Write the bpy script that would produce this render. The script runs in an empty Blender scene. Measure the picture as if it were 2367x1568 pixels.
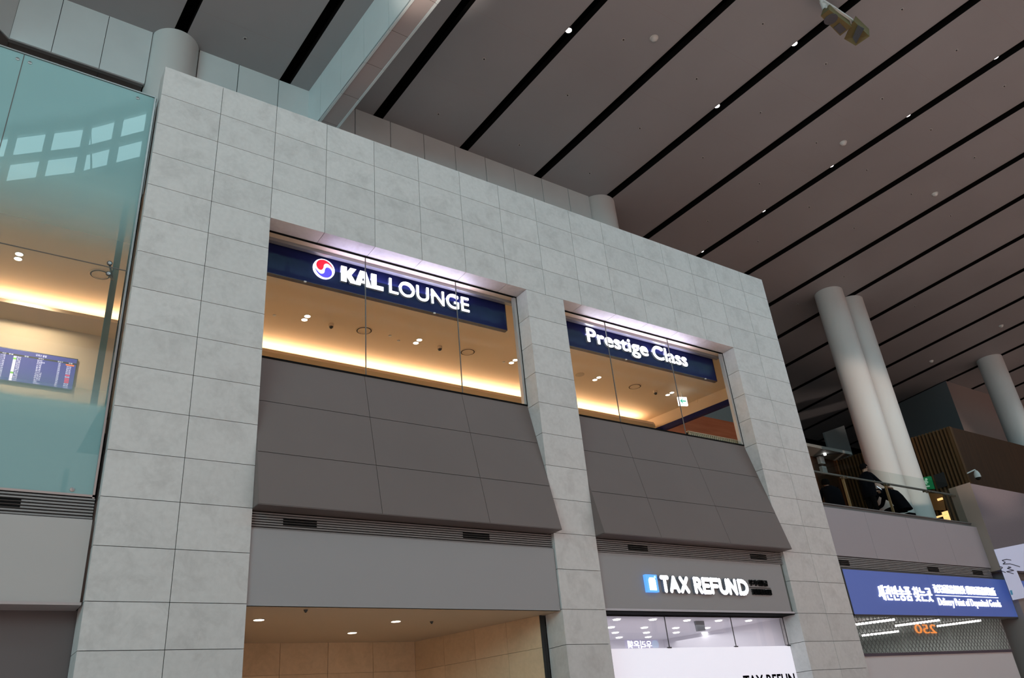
import bpy, bmesh, math, random
from mathutils import Vector, Matrix
random.seed(7)
D = bpy.data
SC = bpy.context.scene
COL = SC.collection

# ---------------------------------------------------------------- camera
W, H, FPX = 2367, 1568, 1843.75
CAM = Vector((-1.403, -10.197, 1.6))
M = ((0.82218219, -0.56228009, -0.08864278),
     (0.19459972, 0.42399163, -0.88451232),
     (0.53492747, 0.70998042, 0.45801792))
cam_d = D.cameras.new('camera'); cam = D.objects.new('camera', cam_d); COL.objects.link(cam)
cam_d.sensor_fit = 'HORIZONTAL'; cam_d.sensor_width = 36.0; cam_d.lens = 36.0 * FPX / W
cam_d.clip_end = 400
rt, dn, fw = Vector(M[0]), Vector(M[1]), Vector(M[2])
cam.matrix_world = Matrix(((rt.x, -dn.x, -fw.x, CAM.x), (rt.y, -dn.y, -fw.y, CAM.y), (rt.z, -dn.z, -fw.z, CAM.z), (0, 0, 0, 1)))
SC.camera = cam

def ray(u, v):
    a, b = (u - W / 2) / FPX, (v - H / 2) / FPX
    return rt * a + dn * b + fw
def onY(u, v, y):
    r = ray(u, v); return CAM + r * ((y - CAM.y) / r.y)
def onZ(u, v, z):
    r = ray(u, v); return CAM + r * ((z - CAM.z) / r.z)
def onX(u, v, x):
    r = ray(u, v); return CAM + r * ((x - CAM.x) / r.x)
def onV(u, v, a, b):            # vertical plane through plan points a, b
    r = ray(u, v); n = Vector((-(b[1] - a[1]), b[0] - a[0], 0))
    return CAM + r * (((Vector((a[0], a[1], 0)) - CAM).dot(n)) / r.dot(n))

# ---------------------------------------------------------------- view, world
vs = SC.view_settings
SC.display_settings.display_device = 'sRGB'
vs.view_transform = 'Standard'; vs.look = 'None'; vs.exposure = 0.0; vs.gamma = 1.0
vs.use_curve_mapping = False
cy = SC.cycles
cy.use_denoising = True
cy.max_bounces = 7; cy.diffuse_bounces = 4; cy.glossy_bounces = 3; cy.transmission_bounces = 4
cy.transparent_max_bounces = 10; cy.caustics_reflective = False; cy.caustics_refractive = False
cy.sample_clamp_indirect = 4.0

wd = D.worlds.new('sky'); SC.world = wd; wd.use_nodes = True
nt = wd.node_tree; nt.nodes.clear()
o_ = nt.nodes.new('ShaderNodeOutputWorld'); bg = nt.nodes.new('ShaderNodeBackground')
tc = nt.nodes.new('ShaderNodeTexCoord'); sx = nt.nodes.new('ShaderNodeSeparateXYZ'); rp = nt.nodes.new('ShaderNodeValToRGB')
nt.links.new(tc.outputs['Generated'], sx.inputs[0]); nt.links.new(sx.outputs['Z'], rp.inputs[0])
nt.links.new(rp.outputs[0], bg.inputs[0]); nt.links.new(bg.outputs[0], o_.inputs[0])
e = rp.color_ramp.elements
e[0].position = 0.0; e[0].color = (.44, .33, .31, 1)
e[1].position = 0.06; e[1].color = (.80, .60, .55, 1)
q = e.new(.25); q.color = (.78, .62, .58, 1)
q = e.new(.7); q.color = (.72, .62, .60, 1)
bg.inputs[1].default_value = 1.0

def area(name, loc, target, sx_, sy_, power, col, spec=1.0):
    l = D.lights.new(name, 'AREA'); l.shape = 'RECTANGLE'; l.size = sx_; l.size_y = sy_; l.energy = power; l.color = col; l.specular_factor = spec
    o = D.objects.new(name, l); COL.objects.link(o); o.location = loc
    o.rotation_euler = (Vector(target) - Vector(loc)).to_track_quat('-Z', 'Y').to_euler()
    return o
def spot(name, loc, target, power, col, ang, blend=.5, r=.1):
    l = D.lights.new(name, 'SPOT'); l.energy = power; l.color = col; l.spot_size = math.radians(ang); l.spot_blend = blend; l.shadow_soft_size = r
    o = D.objects.new(name, l); COL.objects.link(o); o.location = loc
    o.rotation_euler = (Vector(target) - Vector(loc)).to_track_quat('-Z', 'Y').to_euler()
    return o
# daylight falling in through the curved clerestory (see its windows below)
CLER = [(-12, -19.0), (-6, -14.4), (-2.05, -11.16), (-.36, -9.8), (.99, -8.3), (2.4, -6.6), (3.25, -5.5)]
for (ax, ay), (bx_, by_) in zip(CLER[:-1], CLER[1:]):
    dx, dy = bx_ - ax, by_ - ay; L = math.hypot(dx, dy); nx, ny = -dy / L, dx / L
    mx, my = (ax + bx_) / 2 - nx * .35, (ay + by_) / 2 - ny * .35
    area('clerestory_and_fill', (mx, my, 17.5), (mx + nx * 5, my + ny * 5, 16.2), L, 2.0, 27 * L, (.70, .95, 1.0))
for cx_ in (8.2, 17.4, 26.6, 35.8, 45.0):
    area('clerestory_and_fill', (cx_, -13.9, 17.6), (cx_, 0, 10.0), 9.1, 2.1, 60 * 9.1, (.38, .85, 1.0))  # straight roof strips added to light the upper stone wall
area('left_fill_daylight', (-24, -13, 11), (3, 2, 12.5), 26, 9, 4900, (.46, .91, 1.0))  # added area lamp for the light from the left; no glazing built
sun_d = D.lights.new('sun', 'SUN'); sun_d.energy = 8.0; sun_d.angle = math.radians(2); sun_d.color = (1, .74, .62)
sun = D.objects.new('sun', sun_d); COL.objects.link(sun); sun.rotation_euler = Vector((.10, .17, -1)).to_track_quat('-Z', 'Y').to_euler()
# added spots stand in for sun glints from the floor on columns and beam
spot('glint_fill_spot', (14, -16, 3), (24.8, 4.2, 10.2), 9500, (1, .72, .58), 15, .3, .3)
spot('glint_fill_spot', (48.0, -14.0, 3), (39.2, 4.6, 11.0), 7000, (1, .78, .68), 14, .8, .5)
spot('glint_fill_spot', (-6.5, -8.0, .3), (4.0, -1.3, 15.7), 14000, (1, .84, .72), 7.5, .5, .3)

# ---------------------------------------------------------------- materials
def lin(c):
    f = lambda v: v / 12.92 if v <= .04045 else ((v + .055) / 1.055) ** 2.4
    return tuple(f(x / 255) for x in c) + (1,)
MATS = {}
def mat(name, col=None, rough=.6, metal=0, spec=.5, emit=None, es=1.0, noise=None, raw=None):
    if name in MATS: return MATS[name]
    m = D.materials.new(name); m.use_nodes = True; t = m.node_tree; b = t.nodes['Principled BSDF']
    c = raw + (1,) if raw else lin(col)
    b.inputs['Base Color'].default_value = c
    b.inputs['Roughness'].default_value = rough; b.inputs['Metallic'].default_value = metal
    b.inputs['Specular IOR Level'].default_value = spec
    if emit is not None:
        b.inputs['Emission Color'].default_value = lin(emit); b.inputs['Emission Strength'].default_value = es
    if noise:
        sc, amt = noise
        g = t.nodes.new('ShaderNodeNewGeometry'); n = t.nodes.new('ShaderNodeTexNoise'); n.inputs['Scale'].default_value = sc; n.inputs['Detail'].default_value = 6
        r = t.nodes.new('ShaderNodeMapRange'); r.inputs[1].default_value = .3; r.inputs[2].default_value = .7; r.inputs[3].default_value = 1 - amt; r.inputs[4].default_value = 1 + amt
        h = t.nodes.new('ShaderNodeHueSaturation'); h.inputs['Color'].default_value = c
        t.links.new(g.outputs['Position'], n.inputs['Vector']); t.links.new(n.outputs['Fac'], r.inputs[0]); t.links.new(r.outputs[0], h.inputs['Value']); t.links.new(h.outputs[0], b.inputs['Base Color'])
    MATS[name] = m; return m

def stone_mat(name, base, dark, rough=.45):
    m = D.materials.new(name); m.use_nodes = True; t = m.node_tree; b = t.nodes['Principled BSDF']
    g = t.nodes.new('ShaderNodeNewGeometry')
    n1 = t.nodes.new('ShaderNodeTexNoise'); n1.inputs['Scale'].default_value = 2.6; n1.inputs['Detail'].default_value = 9; n1.inputs['Roughness'].default_value = .68; n1.inputs['Distortion'].default_value = .5
    n2 = t.nodes.new('ShaderNodeTexNoise'); n2.inputs['Scale'].default_value = 16; n2.inputs['Detail'].default_value = 5
    r = t.nodes.new('ShaderNodeValToRGB'); r.color_ramp.elements[0].position = .30; r.color_ramp.elements[0].color = dark + (1,); r.color_ramp.elements[1].position = .52; r.color_ramp.elements[1].color = base + (1,)
    add = t.nodes.new('ShaderNodeVectorMath'); add.operation = 'MULTIPLY_ADD'
    cmb = t.nodes.new('ShaderNodeCombineXYZ')
    for i in range(3): t.links.new(g.outputs['Random Per Island'], cmb.inputs[i])
    add.inputs[1].default_value = (37, 53, 71)
    t.links.new(cmb.outputs[0], add.inputs[0]); t.links.new(g.outputs['Position'], add.inputs[2])
    t.links.new(add.outputs[0], n1.inputs['Vector']); t.links.new(add.outputs[0], n2.inputs['Vector'])
    t.links.new(n1.outputs['Fac'], r.inputs[0])
    h = t.nodes.new('ShaderNodeHueSaturation')
    mr = t.nodes.new('ShaderNodeMapRange'); mr.inputs[3].default_value = .955; mr.inputs[4].default_value = 1.035
    t.links.new(g.outputs['Random Per Island'], mr.inputs[0])
    mr2 = t.nodes.new('ShaderNodeMapRange'); mr2.inputs[1].default_value = .35; mr2.inputs[2].default_value = .65; mr2.inputs[3].default_value = .965; mr2.inputs[4].default_value = 1.03
    t.links.new(n2.outputs['Fac'], mr2.inputs[0])
    mu = t.nodes.new('ShaderNodeMath'); mu.operation = 'MULTIPLY'
    t.links.new(mr.outputs[0], mu.inputs[0]); t.links.new(mr2.outputs[0], mu.inputs[1]); t.links.new(mu.outputs[0], h.inputs['Value'])
    t.links.new(r.outputs[0], h.inputs['Color']); t.links.new(h.outputs[0], b.inputs['Base Color'])
    b.inputs['Roughness'].default_value = rough; b.inputs['Specular IOR Level'].default_value = .35
    MATS[name] = m; return m

def wood_mat(name, c1, c2, axis=0, rough=.5):
    m = D.materials.new(name); m.use_nodes = True; t = m.node_tree; b = t.nodes['Principled BSDF']
    g = t.nodes.new('ShaderNodeNewGeometry'); mp = t.nodes.new('ShaderNodeMapping'); mp.inputs['Scale'].default_value = (6, 6, .35) if axis == 2 else (.5, 6, 6)
    n = t.nodes.new('ShaderNodeTexNoise'); n.inputs['Scale'].default_value = 2; n.inputs['Detail'].default_value = 7
    r = t.nodes.new('ShaderNodeValToRGB'); r.color_ramp.elements[0].position = .3; r.color_ramp.elements[0].color = c1 + (1,); r.color_ramp.elements[1].position = .7; r.color_ramp.elements[1].color = c2 + (1,)
    t.links.new(g.outputs['Position'], mp.inputs[0]); t.links.new(mp.outputs[0], n.inputs['Vector']); t.links.new(n.outputs['Fac'], r.inputs[0]); t.links.new(r.outputs[0], b.inputs['Base Color'])
    b.inputs['Roughness'].default_value = rough; b.inputs['Specular IOR Level'].default_value = .15
    MATS[name] = m; return m

def glass_mat(name, tint=(.93, .96, .95), boost=1.0):
    m = D.materials.new(name); m.use_nodes = True; t = m.node_tree; t.nodes.clear()
    o = t.nodes.new('ShaderNodeOutputMaterial'); mx = t.nodes.new('ShaderNodeMixShader'); tr = t.nodes.new('ShaderNodeBsdfTransparent'); gl = t.nodes.new('ShaderNodeBsdfGlossy')
    fr = t.nodes.new('ShaderNodeFresnel'); fr.inputs[0].default_value = 1.5
    mu = t.nodes.new('ShaderNodeMath'); mu.operation = 'MULTIPLY'; mu.inputs[1].default_value = boost; mu.use_clamp = True
    tr.inputs[0].default_value = tint + (1,); gl.inputs['Roughness'].default_value = 0; gl.inputs[0].default_value = (.95, 1, 1, 1)
    t.links.new(fr.outputs[0], mu.inputs[0]); t.links.new(mu.outputs[0], mx.inputs[0]); t.links.new(tr.outputs[0], mx.inputs[1]); t.links.new(gl.outputs[0], mx.inputs[2]); t.links.new(mx.outputs[0], o.inputs[0])
    MATS[name] = m; return m

def film_glass_mat(name):
    # glass carrying a teal frosted film that fades to clear between the two storeys
    m = D.materials.new(name); m.use_nodes = True; t = m.node_tree; t.nodes.clear()
    N = t.nodes.new; o = N('ShaderNodeOutputMaterial')
    g = N('ShaderNodeNewGeometry'); s = N('ShaderNodeSeparateXYZ'); t.links.new(g.outputs['Position'], s.inputs[0])
    r = N('ShaderNodeValToRGB'); mr = N('ShaderNodeMapRange'); mr.inputs[1].default_value = 4.6; mr.inputs[2].default_value = 11.2
    t.links.new(s.outputs['Z'], mr.inputs[0]); t.links.new(mr.outputs[0], r.inputs[0])
    P = lambda z: (z - 4.6) / 6.6
    el = r.color_ramp.elements; el[0].position = 0; el[0].color = (.95,) * 3 + (1,); el[1].position = 1; el[1].color = (.97,) * 3 + (1,)
    for z, a in ((5.87, .97), (5.90, .66), (6.25, .24), (6.75, .07), (7.6, .06), (8.1, .22), (8.6, .68), (9.1, .95)):
        k = el.new(P(z)); k.color = (a, a, a, 1)
    df = N('ShaderNodeBsdfDiffuse'); df.inputs[0].default_value = (.31, .53, .54, 1)
    tl = N('ShaderNodeBsdfTranslucent'); tl.inputs[0].default_value = (.25, .38, .38, 1)
    ad = N('ShaderNodeMixShader'); ad.inputs[0].default_value = .25
    t.links.new(df.outputs[0], ad.inputs[1]); t.links.new(tl.outputs[0], ad.inputs[2])
    tr = N('ShaderNodeBsdfTransparent'); tr.inputs[0].default_value = (.90, .94, .92, 1)
    m1 = N('ShaderNodeMixShader'); t.links.new(r.outputs[0], m1.inputs[0]); t.links.new(tr.outputs[0], m1.inputs[1]); t.links.new(ad.outputs[0], m1.inputs[2])
    gl = N('ShaderNodeBsdfGlossy'); gl.inputs['Roughness'].default_value = .0; gl.inputs[0].default_value = (.85, 1, 1, 1)
    fr = N('ShaderNodeFresnel'); fr.inputs[0].default_value = 1.5
    m2 = N('ShaderNodeMixShader'); mu = N('ShaderNodeMath'); mu.operation = 'MULTIPLY'; mu.inputs[1].default_value = 1.25; mu.use_clamp = True
    t.links.new(fr.outputs[0], mu.inputs[0]); t.links.new(mu.outputs[0], m2.inputs[0]); t.links.new(m1.outputs[0], m2.inputs[1]); t.links.new(gl.outputs[0], m2.inputs[2]); t.links.new(m2.outputs[0], o.inputs[0])
    MATS[name] = m; return m

STONE = stone_mat('limestone', (.60, .58, .567), (.50, .48, .468))
STONE2 = stone_mat('warm_limestone', (.62, .46, .30), (.53, .39, .25), .5)
JOINT = mat('dark_joint', raw=(.03, .03, .03), rough=.9)
PANEL = mat('white_metal_panel', raw=(.63, .70, .71), rough=.45, noise=(1.5, .03))
SEAM = mat('panel_seam', raw=(.08, .09, .09), rough=.8)
COLM = mat('painted_column', raw=(.60, .61, .60), rough=.45)
CEIL = mat('ceiling_panel', raw=(.305, .305, .312), rough=.55, noise=(.35, .05))
BLACK = mat('matt_black', raw=(.006, .006, .006), rough=.9, spec=.1)
TRIMA = mat('aluminium_trim', raw=(.45, .45, .45), rough=.4, metal=.6)
AWN = mat('taupe_panel', raw=(.160, .124, .115), rough=.55, noise=(.8, .04))
FASC = mat('grey_fascia', raw=(.31, .30, .305), rough=.4)
LOUV = mat('grey_louvre', raw=(.26, .25, .25), rough=.45)
CREAM = mat('cream_plaster', raw=(.70, .57, .42), rough=.7)
NAVY = mat('navy_sign', raw=(.010, .014, .075), rough=.4, spec=.08)
BROWN = mat('brown_edge', raw=(.055, .035, .035), rough=.5)
WHITE_L = mat('white_lit_letter', (255, 255, 255), emit=(250, 250, 255), es=1.9)
LSIDE = mat('letter_side', raw=(.35, .35, .42), rough=.4)
RED_L = mat('red_lit', (225, 20, 45), emit=(238, 30, 55), es=.95)
BLUE_L = mat('blue_lit', (70, 60, 230), emit=(86, 74, 240), es=.95)
SPOTM = mat('white_lamp', (255, 255, 255), emit=(255, 250, 248), es=7)
WARML = mat('warm_lamp', (255, 240, 220), emit=(255, 236, 210), es=6)
WHITEP = mat('white_plastic', raw=(.62, .62, .60), rough=.4)
STEEL = mat('brushed_steel', raw=(.42, .42, .42), rough=.3, metal=.9)
DKMET = mat('dark_metal', raw=(.05, .05, .05), rough=.4, metal=.3)
GLASS = glass_mat('clear_glass', (.97, .98, .97), .03)
RAILG = glass_mat('rail_glass', (.80, .86, .84), .35)
FILM = film_glass_mat('film_glass')
GRAN = mat('polished_granite', raw=(.17, .155, .175), rough=.12, noise=(25, .04))
WOODD = wood_mat('dark_walnut', (.040, .016, .006), (.060, .025, .010), 2)
WOODL = wood_mat('walnut_slat', (.085, .040, .015), (.12, .06, .024), 2)
WOODO = wood_mat('orange_timber', (.42, .10, .035), (.52, .14, .055), 0)
FLOORM = mat('granite_floor', raw=(.56, .49, .47), rough=.35, noise=(6, .06))

# ---------------------------------------------------------------- mesh helpers
class MB:
    def __init__(s): s.v = []; s.f = []; s.m = []
    def box(s, x0, x1, y0, y1, z0, z1, mi=0, skip=()):
        b = len(s.v)
        s.v += [(x, y, z) for z in (z0, z1) for y in (y0, y1) for x in (x0, x1)]
        F = dict(bottom=(0, 2, 3, 1), top=(4, 5, 7, 6), front=(0, 1, 5, 4), back=(2, 6, 7, 3), left=(0, 4, 6, 2), right=(1, 3, 7, 5))
        for k, f in F.items():
            if k in skip: continue
            s.f.append(tuple(b + i for i in f)); s.m.append(mi)
        return s
    def quad(s, *p, mi=0):
        b = len(s.v); s.v += [tuple(x) for x in p]; s.f.append(tuple(range(b, b + len(p)))); s.m.append(mi); return s
    def extrude(s, poly, vec, mi=0, mside=None):       # closed outline swept along vec
        b = len(s.v); n = len(poly); vec = Vector(vec)
        s.v += [tuple(p) for p in poly] + [tuple(Vector(p) + vec) for p in poly]
        s.f.append(tuple(b + i for i in range(n))); s.m.append(mi)
        s.f.append(tuple(b + n + i for i in reversed(range(n)))); s.m.append(mi)
        for i in range(n):
            j = (i + 1) % n; s.f.append((b + i, b + n + i, b + n + j, b + j)); s.m.append(mi if mside is None else mside)
        return s
    def obox(s, a, b, w, h, mi=0, up=(0, 0, 1)):       # bar from a to b with width w, height h
        a, b = Vector(a), Vector(b); d = (b - a).normalized(); u = Vector(up)
        sd = d.cross(u).normalized(); u = sd.cross(d).normalized()
        p = [a - sd * w / 2 - u * h / 2, a + sd * w / 2 - u * h / 2, a + sd * w / 2 + u * h / 2, a - sd * w / 2 + u * h / 2]
        return s.extrude(p, b - a, mi)
    def cyl(s, a, b, r, seg=24, mi=0, r2=None, mcap=None):
        a, b = Vector(a), Vector(b); d = (b - a).normalized(); r2 = r if r2 is None else r2
        u = d.orthogonal().normalized(); w = d.cross(u); k = len(s.v)
        for c, rr in ((a, r), (b, r2)):
            for i in range(seg):
                t = 2 * math.pi * i / seg; s.v.append(tuple(c + (u * math.cos(t) + w * math.sin(t)) * rr))
        s.f.append(tuple(k + i for i in reversed(range(seg)))); s.m.append(mi if mcap is None else mcap)
        s.f.append(tuple(k + seg + i for i in range(seg))); s.m.append(mi if mcap is None else mcap)
        for i in range(seg):
            j = (i + 1) % seg; s.f.append((k + i, k + j, k + seg + j, k + seg + i)); s.m.append(mi)
        return s
    def lathe(s, c, axis, prof, seg=28, mi=0):          # prof: (radius, height along axis)
        c = Vector(c); d = Vector(axis).normalized(); u = d.orthogonal().normalized(); w = d.cross(u); k = len(s.v); n = len(prof)
        for r, h in prof:
            for i in range(seg):
                t = 2 * math.pi * i / seg; s.v.append(tuple(c + d * h + (u * math.cos(t) + w * math.sin(t)) * r))
        for a in range(n - 1):
            for i in range(seg):
                j = (i + 1) % seg; s.f.append((k + a * seg + i, k + a * seg + j, k + (a + 1) * seg + j, k + (a + 1) * seg + i)); s.m.append(mi if not isinstance(mi, (list, tuple)) else mi[a])
        return s
    def build(s, name, mats, parent=None, smooth=False, base=None):
        V = [Vector(p) for p in s.v]
        if base is None:
            lo = [min(p[i] for p in V) for i in range(3)]; hi = [max(p[i] for p in V) for i in range(3)]
            base = Vector(((lo[0] + hi[0]) / 2, (lo[1] + hi[1]) / 2, lo[2]))
        base = Vector(base)
        me = D.meshes.new(name); me.from_pydata([tuple(p - base) for p in V], [], s.f)
        if not isinstance(mats, (list, tuple)): mats = [mats]
        for x in mats: me.materials.append(x)
        me.polygons.foreach_set('material_index', s.m)
        bm = bmesh.new(); bm.from_mesh(me); bmesh.ops.recalc_face_normals(bm, faces=bm.faces); bm.to_mesh(me); bm.free()
        if smooth:
            me.polygons.foreach_set('use_smooth', [True] * len(me.polygons))
            me.set_sharp_from_angle(angle=math.radians(40))
        return link(name, me, base, parent)
def wpos(o):
    p = Vector(o.location)
    while o.parent: o = o.parent; p += Vector(o.location)
    return p
def link(name, me, base, parent=None):
    o = D.objects.new(name, me); COL.objects.link(o); o.location = base
    if parent is not None:
        o.location = Vector(base) - wpos(parent); o.parent = parent
    return o
def tag(o, label, cat, group=None, kind=None):
    o['label'] = label; o['category'] = cat
    if group: o['group'] = group
    if kind: o['kind'] = kind
    return o
def struct(o, label=None):
    o['kind'] = 'structure'
    if label: o['label'] = label
    return o
def thing(name, label, cat, loc, group=None):
    o = D.objects.new(name, None); COL.objects.link(o); o.location = loc; o.empty_display_size = .1
    return tag(o, label, cat, group)
def copy_tree(o, loc, label, group=None):
    r = o.copy(); COL.objects.link(r); r.location = loc; r['label'] = label
    if group: r['group'] = group
    for ch in list(o.children):
        c = ch.copy(); COL.objects.link(c); c.parent = r
        for g in list(ch.children):
            k = g.copy(); COL.objects.link(k); k.parent = c
    return r

def text_mesh(body, bold=0.0, depth=.2, spacing=1.0, default=False):
    c = D.curves.new('lettering', 'FONT'); c.body = body; c.size = 1; c.offset = bold; c.extrude = depth / 2; c.space_character = spacing; c.resolution_u = 8
    c.fill_mode = 'BOTH'
    o = D.objects.new('lettering', c); COL.objects.link(o)
    dg = bpy.context.evaluated_depsgraph_get(); dg.update()
    me = D.meshes.new_from_object(o.evaluated_get(dg)); D.objects.remove(o); D.curves.remove(c)
    return me
def text_on_wall(name, body, x0, x1, z0, z1, y, depth, mats, parent=None, bold=0., spacing=1., shear=0., default=False, facing=-1, fat=0.):
    # raised lettering fitted to the rectangle x0..x1, z0..z1 on the plane y, front face towards -y (or +y)
    me = text_mesh(body, bold, .2, spacing, default); me.name = name
    if fat:
        bm = bmesh.new(); n8 = 8
        for i in range(n8):
            k0 = len(bm.verts); bm.from_mesh(me); bm.verts.ensure_lookup_table()
            for v in bm.verts[k0:]: v.co.x += fat * math.cos(2 * math.pi * i / n8); v.co.y += fat * math.sin(2 * math.pi * i / n8)
        bm.to_mesh(me); bm.free()
    n = len(me.vertices); co = [0.0] * (3 * n); me.vertices.foreach_get('co', co)
    if n == 0: return None
    xs = co[0::3]; ys = co[1::3]; zs = co[2::3]
    ax, bx = min(xs), max(xs); ay, by = min(ys), max(ys); az, bz = min(zs), max(zs)
    base = Vector(((x0 + x1) / 2, y, z0)); out = []
    for i in range(n):
        fx = (xs[i] - ax) / (bx - ax); fy = (ys[i] - ay) / (by - ay); fz = (zs[i] - az) / max(1e-9, bz - az)
        if facing > 0: fx = 1 - fx
        X = x0 + fx * (x1 - x0) + shear * fy; Z = z0 + fy * (z1 - z0); Y = y + facing * fz * depth
        out += [X - base.x, Y - base.y, Z - base.z]
    me.vertices.foreach_set('co', out); me.update()
    me.materials.clear()
    for x in (mats if isinstance(mats, (list, tuple)) else [mats]): me.materials.append(x)
    bm = bmesh.new(); bm.from_mesh(me); bmesh.ops.recalc_face_normals(bm, faces=bm.faces)
    for f in bm.faces: f.material_index = 0 if (len(me.materials) == 1 or f.normal.y * facing > .7) else 1
    bm.to_mesh(me); bm.free()
    return link(name, me, base, parent)

ORD = ['first', 'second', 'third', 'fourth', 'fifth', 'sixth', 'seventh', 'eighth', 'ninth', 'tenth', 'eleventh', 'twelfth', 'thirteenth', 'fourteenth', 'fifteenth', 'sixteenth', 'seventeenth', 'eighteenth']

# ================================================================ STRUCTURE
struct(MB().box(-25, 80, -34, 18, -.2, 0).build('floor', FLOORM))
CZ = 16.47
# ---- front stone wall: every slab with its open joint
zr = [11.664 - .58 * i for i in range(14)] + [3.504, 2.981, 2.463, 1.945, 1.427, .909, .391, 0]
K = .8995; XA0, XA1, XC0, XC1 = 6.731, 7.624, 12.568, 14.381
w = MB(); g = .004
for i in range(len(zr) - 1):
    z1, z0 = zr[i], zr[i + 1]
    if i < 4:
        for k in range(16):
            w.box(k * K + (g if k else 0), min((k + 1) * K, XC1) - (g if k < 15 else 0), 0, .325, z0 + g, z1 - (g if i else 0))
    else:
        dp = .40
        for k in range(2): w.box(k * K + (g if k else 0), (k + 1) * K - (g if k == 0 else 0), 0, dp, z0 + g, z1 - g)
        w.box(XA0, XA1, 0, .33 if z0 > 3.4 else .45, z0 + g, z1 - g)
        w.box(XC0, 13.478 - g, 0, .33 if z0 > 3.4 else .45, z0 + g, z1 - g); w.box(13.478 + g, XC1, 0, .45, z0 + g, z1 - g)
for x0, x1, za, zb, dp in ((.03, 14.35, 9.37, 11.62, .30), (.03, 1.77, 0, 9.4, .37), (6.76, 7.6, 0, 9.4, .30), (12.6, 14.35, 0, 9.4, .30)):
    w.box(x0, x1, .018, dp, za, zb, 1)
struct(w.build('wall_front', [STONE, JOINT]), 'pale limestone slab wall with two tall openings')

# ---- panel wall behind it, above the lounge, with its bulkhead on the left
pw = MB()
xj = [1.200, 2.105, 3.06, 4.05, 5.045, 6.034, 7.022, 7.993, 8.982, 9.962, 10.956, 11.946, 12.77]
for a, b in zip(xj[:-1], xj[1:]): pw.box(a + .009, b - .009, 4.0, 4.08, 9.6, CZ, 0)
for a, b in zip([-2.3, -1.57, -.69], [-1.57, -.69, .200]): pw.box(a + .006, b - .006, 4.0, 4.08, 14.92, CZ, 0)
pw.box(-2.3, .17, 3.985, 4.07, 14.87, 14.905, 2)
pw.box(1.23, 12.75, 4.05, 4.2, 9.6, CZ, 1); pw.box(-2.3, .17, 4.05, 4.1, 14.9, CZ, 1)
# underside and the 45 degree return
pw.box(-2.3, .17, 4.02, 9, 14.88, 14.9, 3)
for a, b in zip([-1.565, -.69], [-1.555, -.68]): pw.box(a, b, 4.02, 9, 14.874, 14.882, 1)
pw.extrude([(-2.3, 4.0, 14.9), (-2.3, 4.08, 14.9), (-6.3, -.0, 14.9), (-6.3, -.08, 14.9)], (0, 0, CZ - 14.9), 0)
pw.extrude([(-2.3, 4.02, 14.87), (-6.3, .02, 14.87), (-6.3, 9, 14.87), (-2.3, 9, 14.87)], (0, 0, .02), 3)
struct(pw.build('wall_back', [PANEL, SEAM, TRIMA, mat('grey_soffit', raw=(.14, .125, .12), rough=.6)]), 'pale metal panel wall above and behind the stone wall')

# ---- ceiling: long panels with dark slots between
SL = [(-2.0, -.046), (.549, -.046), (3.065, -.0476), (5.542, -.033), (8.137, -.0235), (10.667, -.0281), (13.2065, -.0341), (15.835, -.0277), (18.383, -.0268),
      (20.90, -.0157), (23.62, .021), (26.18, .061), (28.81, .078), (31.40, .094), (33.83, .122), (36.25, .138), (38.63, .148), (41.15, .16), (43.4, .2), (45.6, .22), (47.8, .24), (50, .26), (52.2, .28), (54.4, .3)]
SW = .275
cm = MB()
def slx(i, y): return SL[i][0] + SL[i][1] * (y - 4)
for i in range(len(SL) - 1):
    yb = 4.02 if SL[i][0] < 10.7 else 16.0
    for s0, s1 in (((-5.5, yb),) if SL[i][0] < 3.2 else ((-8.5, yb), (-33.5, -13.5))):  # roof gap left open for the added strip daylight
        a0, a1 = slx(i, s0) + SW, slx(i + 1, s0); b0, b1 = slx(i, s1) + SW, slx(i + 1, s1)
        k = len(cm.v)
        cm.v += [(a0, s0, CZ), (a1, s0, CZ), (b1, s1, CZ), (b0, s1, CZ), (a0, s0, CZ + .2), (a1, s0, CZ + .2), (b1, s1, CZ + .2), (b0, s1, CZ + .2)]
        cm.f += [(k, k + 3, k + 2, k + 1)]; cm.m += [0]
        for f in ((0, 1, 5, 4), (1, 2, 6, 5), (2, 3, 7, 6), (3, 0, 4, 7)): cm.f.append(tuple(k + q_ for q_ in f)); cm.m.append(1)
        # fine edge trims of the panel
        cm.quad((a1 - .03, s0, CZ - .004), (a1, s0, CZ - .004), (b1, s1, CZ - .004), (b1 - .03, s1, CZ - .004), mi=2)
        # cross seams
        yy = s0 + 2.1
        while yy < s1:
            xa, xb = slx(i, yy) + SW, slx(i + 1, yy)
            cm.quad((xa, yy, CZ - .002), (xb, yy, CZ - .002), (xb, yy + .008, CZ - .002), (xa, yy + .008, CZ - .002), mi=3); yy += 2.1
cm.box(-12, 3.4, -5.4, 18, 17.3, 17.35, 1); cm.box(3.3, 80, -8.45, 18, 17.3, 17.35, 1); cm.box(3.3, 80, -34, -13.55, 17.3, 17.35, 1); cm.box(3.3, 80, -8.52, -8.42, CZ, 18.6, 0)
cm.box(-25, -1.95, -5.5, 4.02, CZ, CZ + .2, 0)
cm.box(-12.2, 3.5, -5.55, -5.42, CZ - .01, 19, 0)
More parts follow.
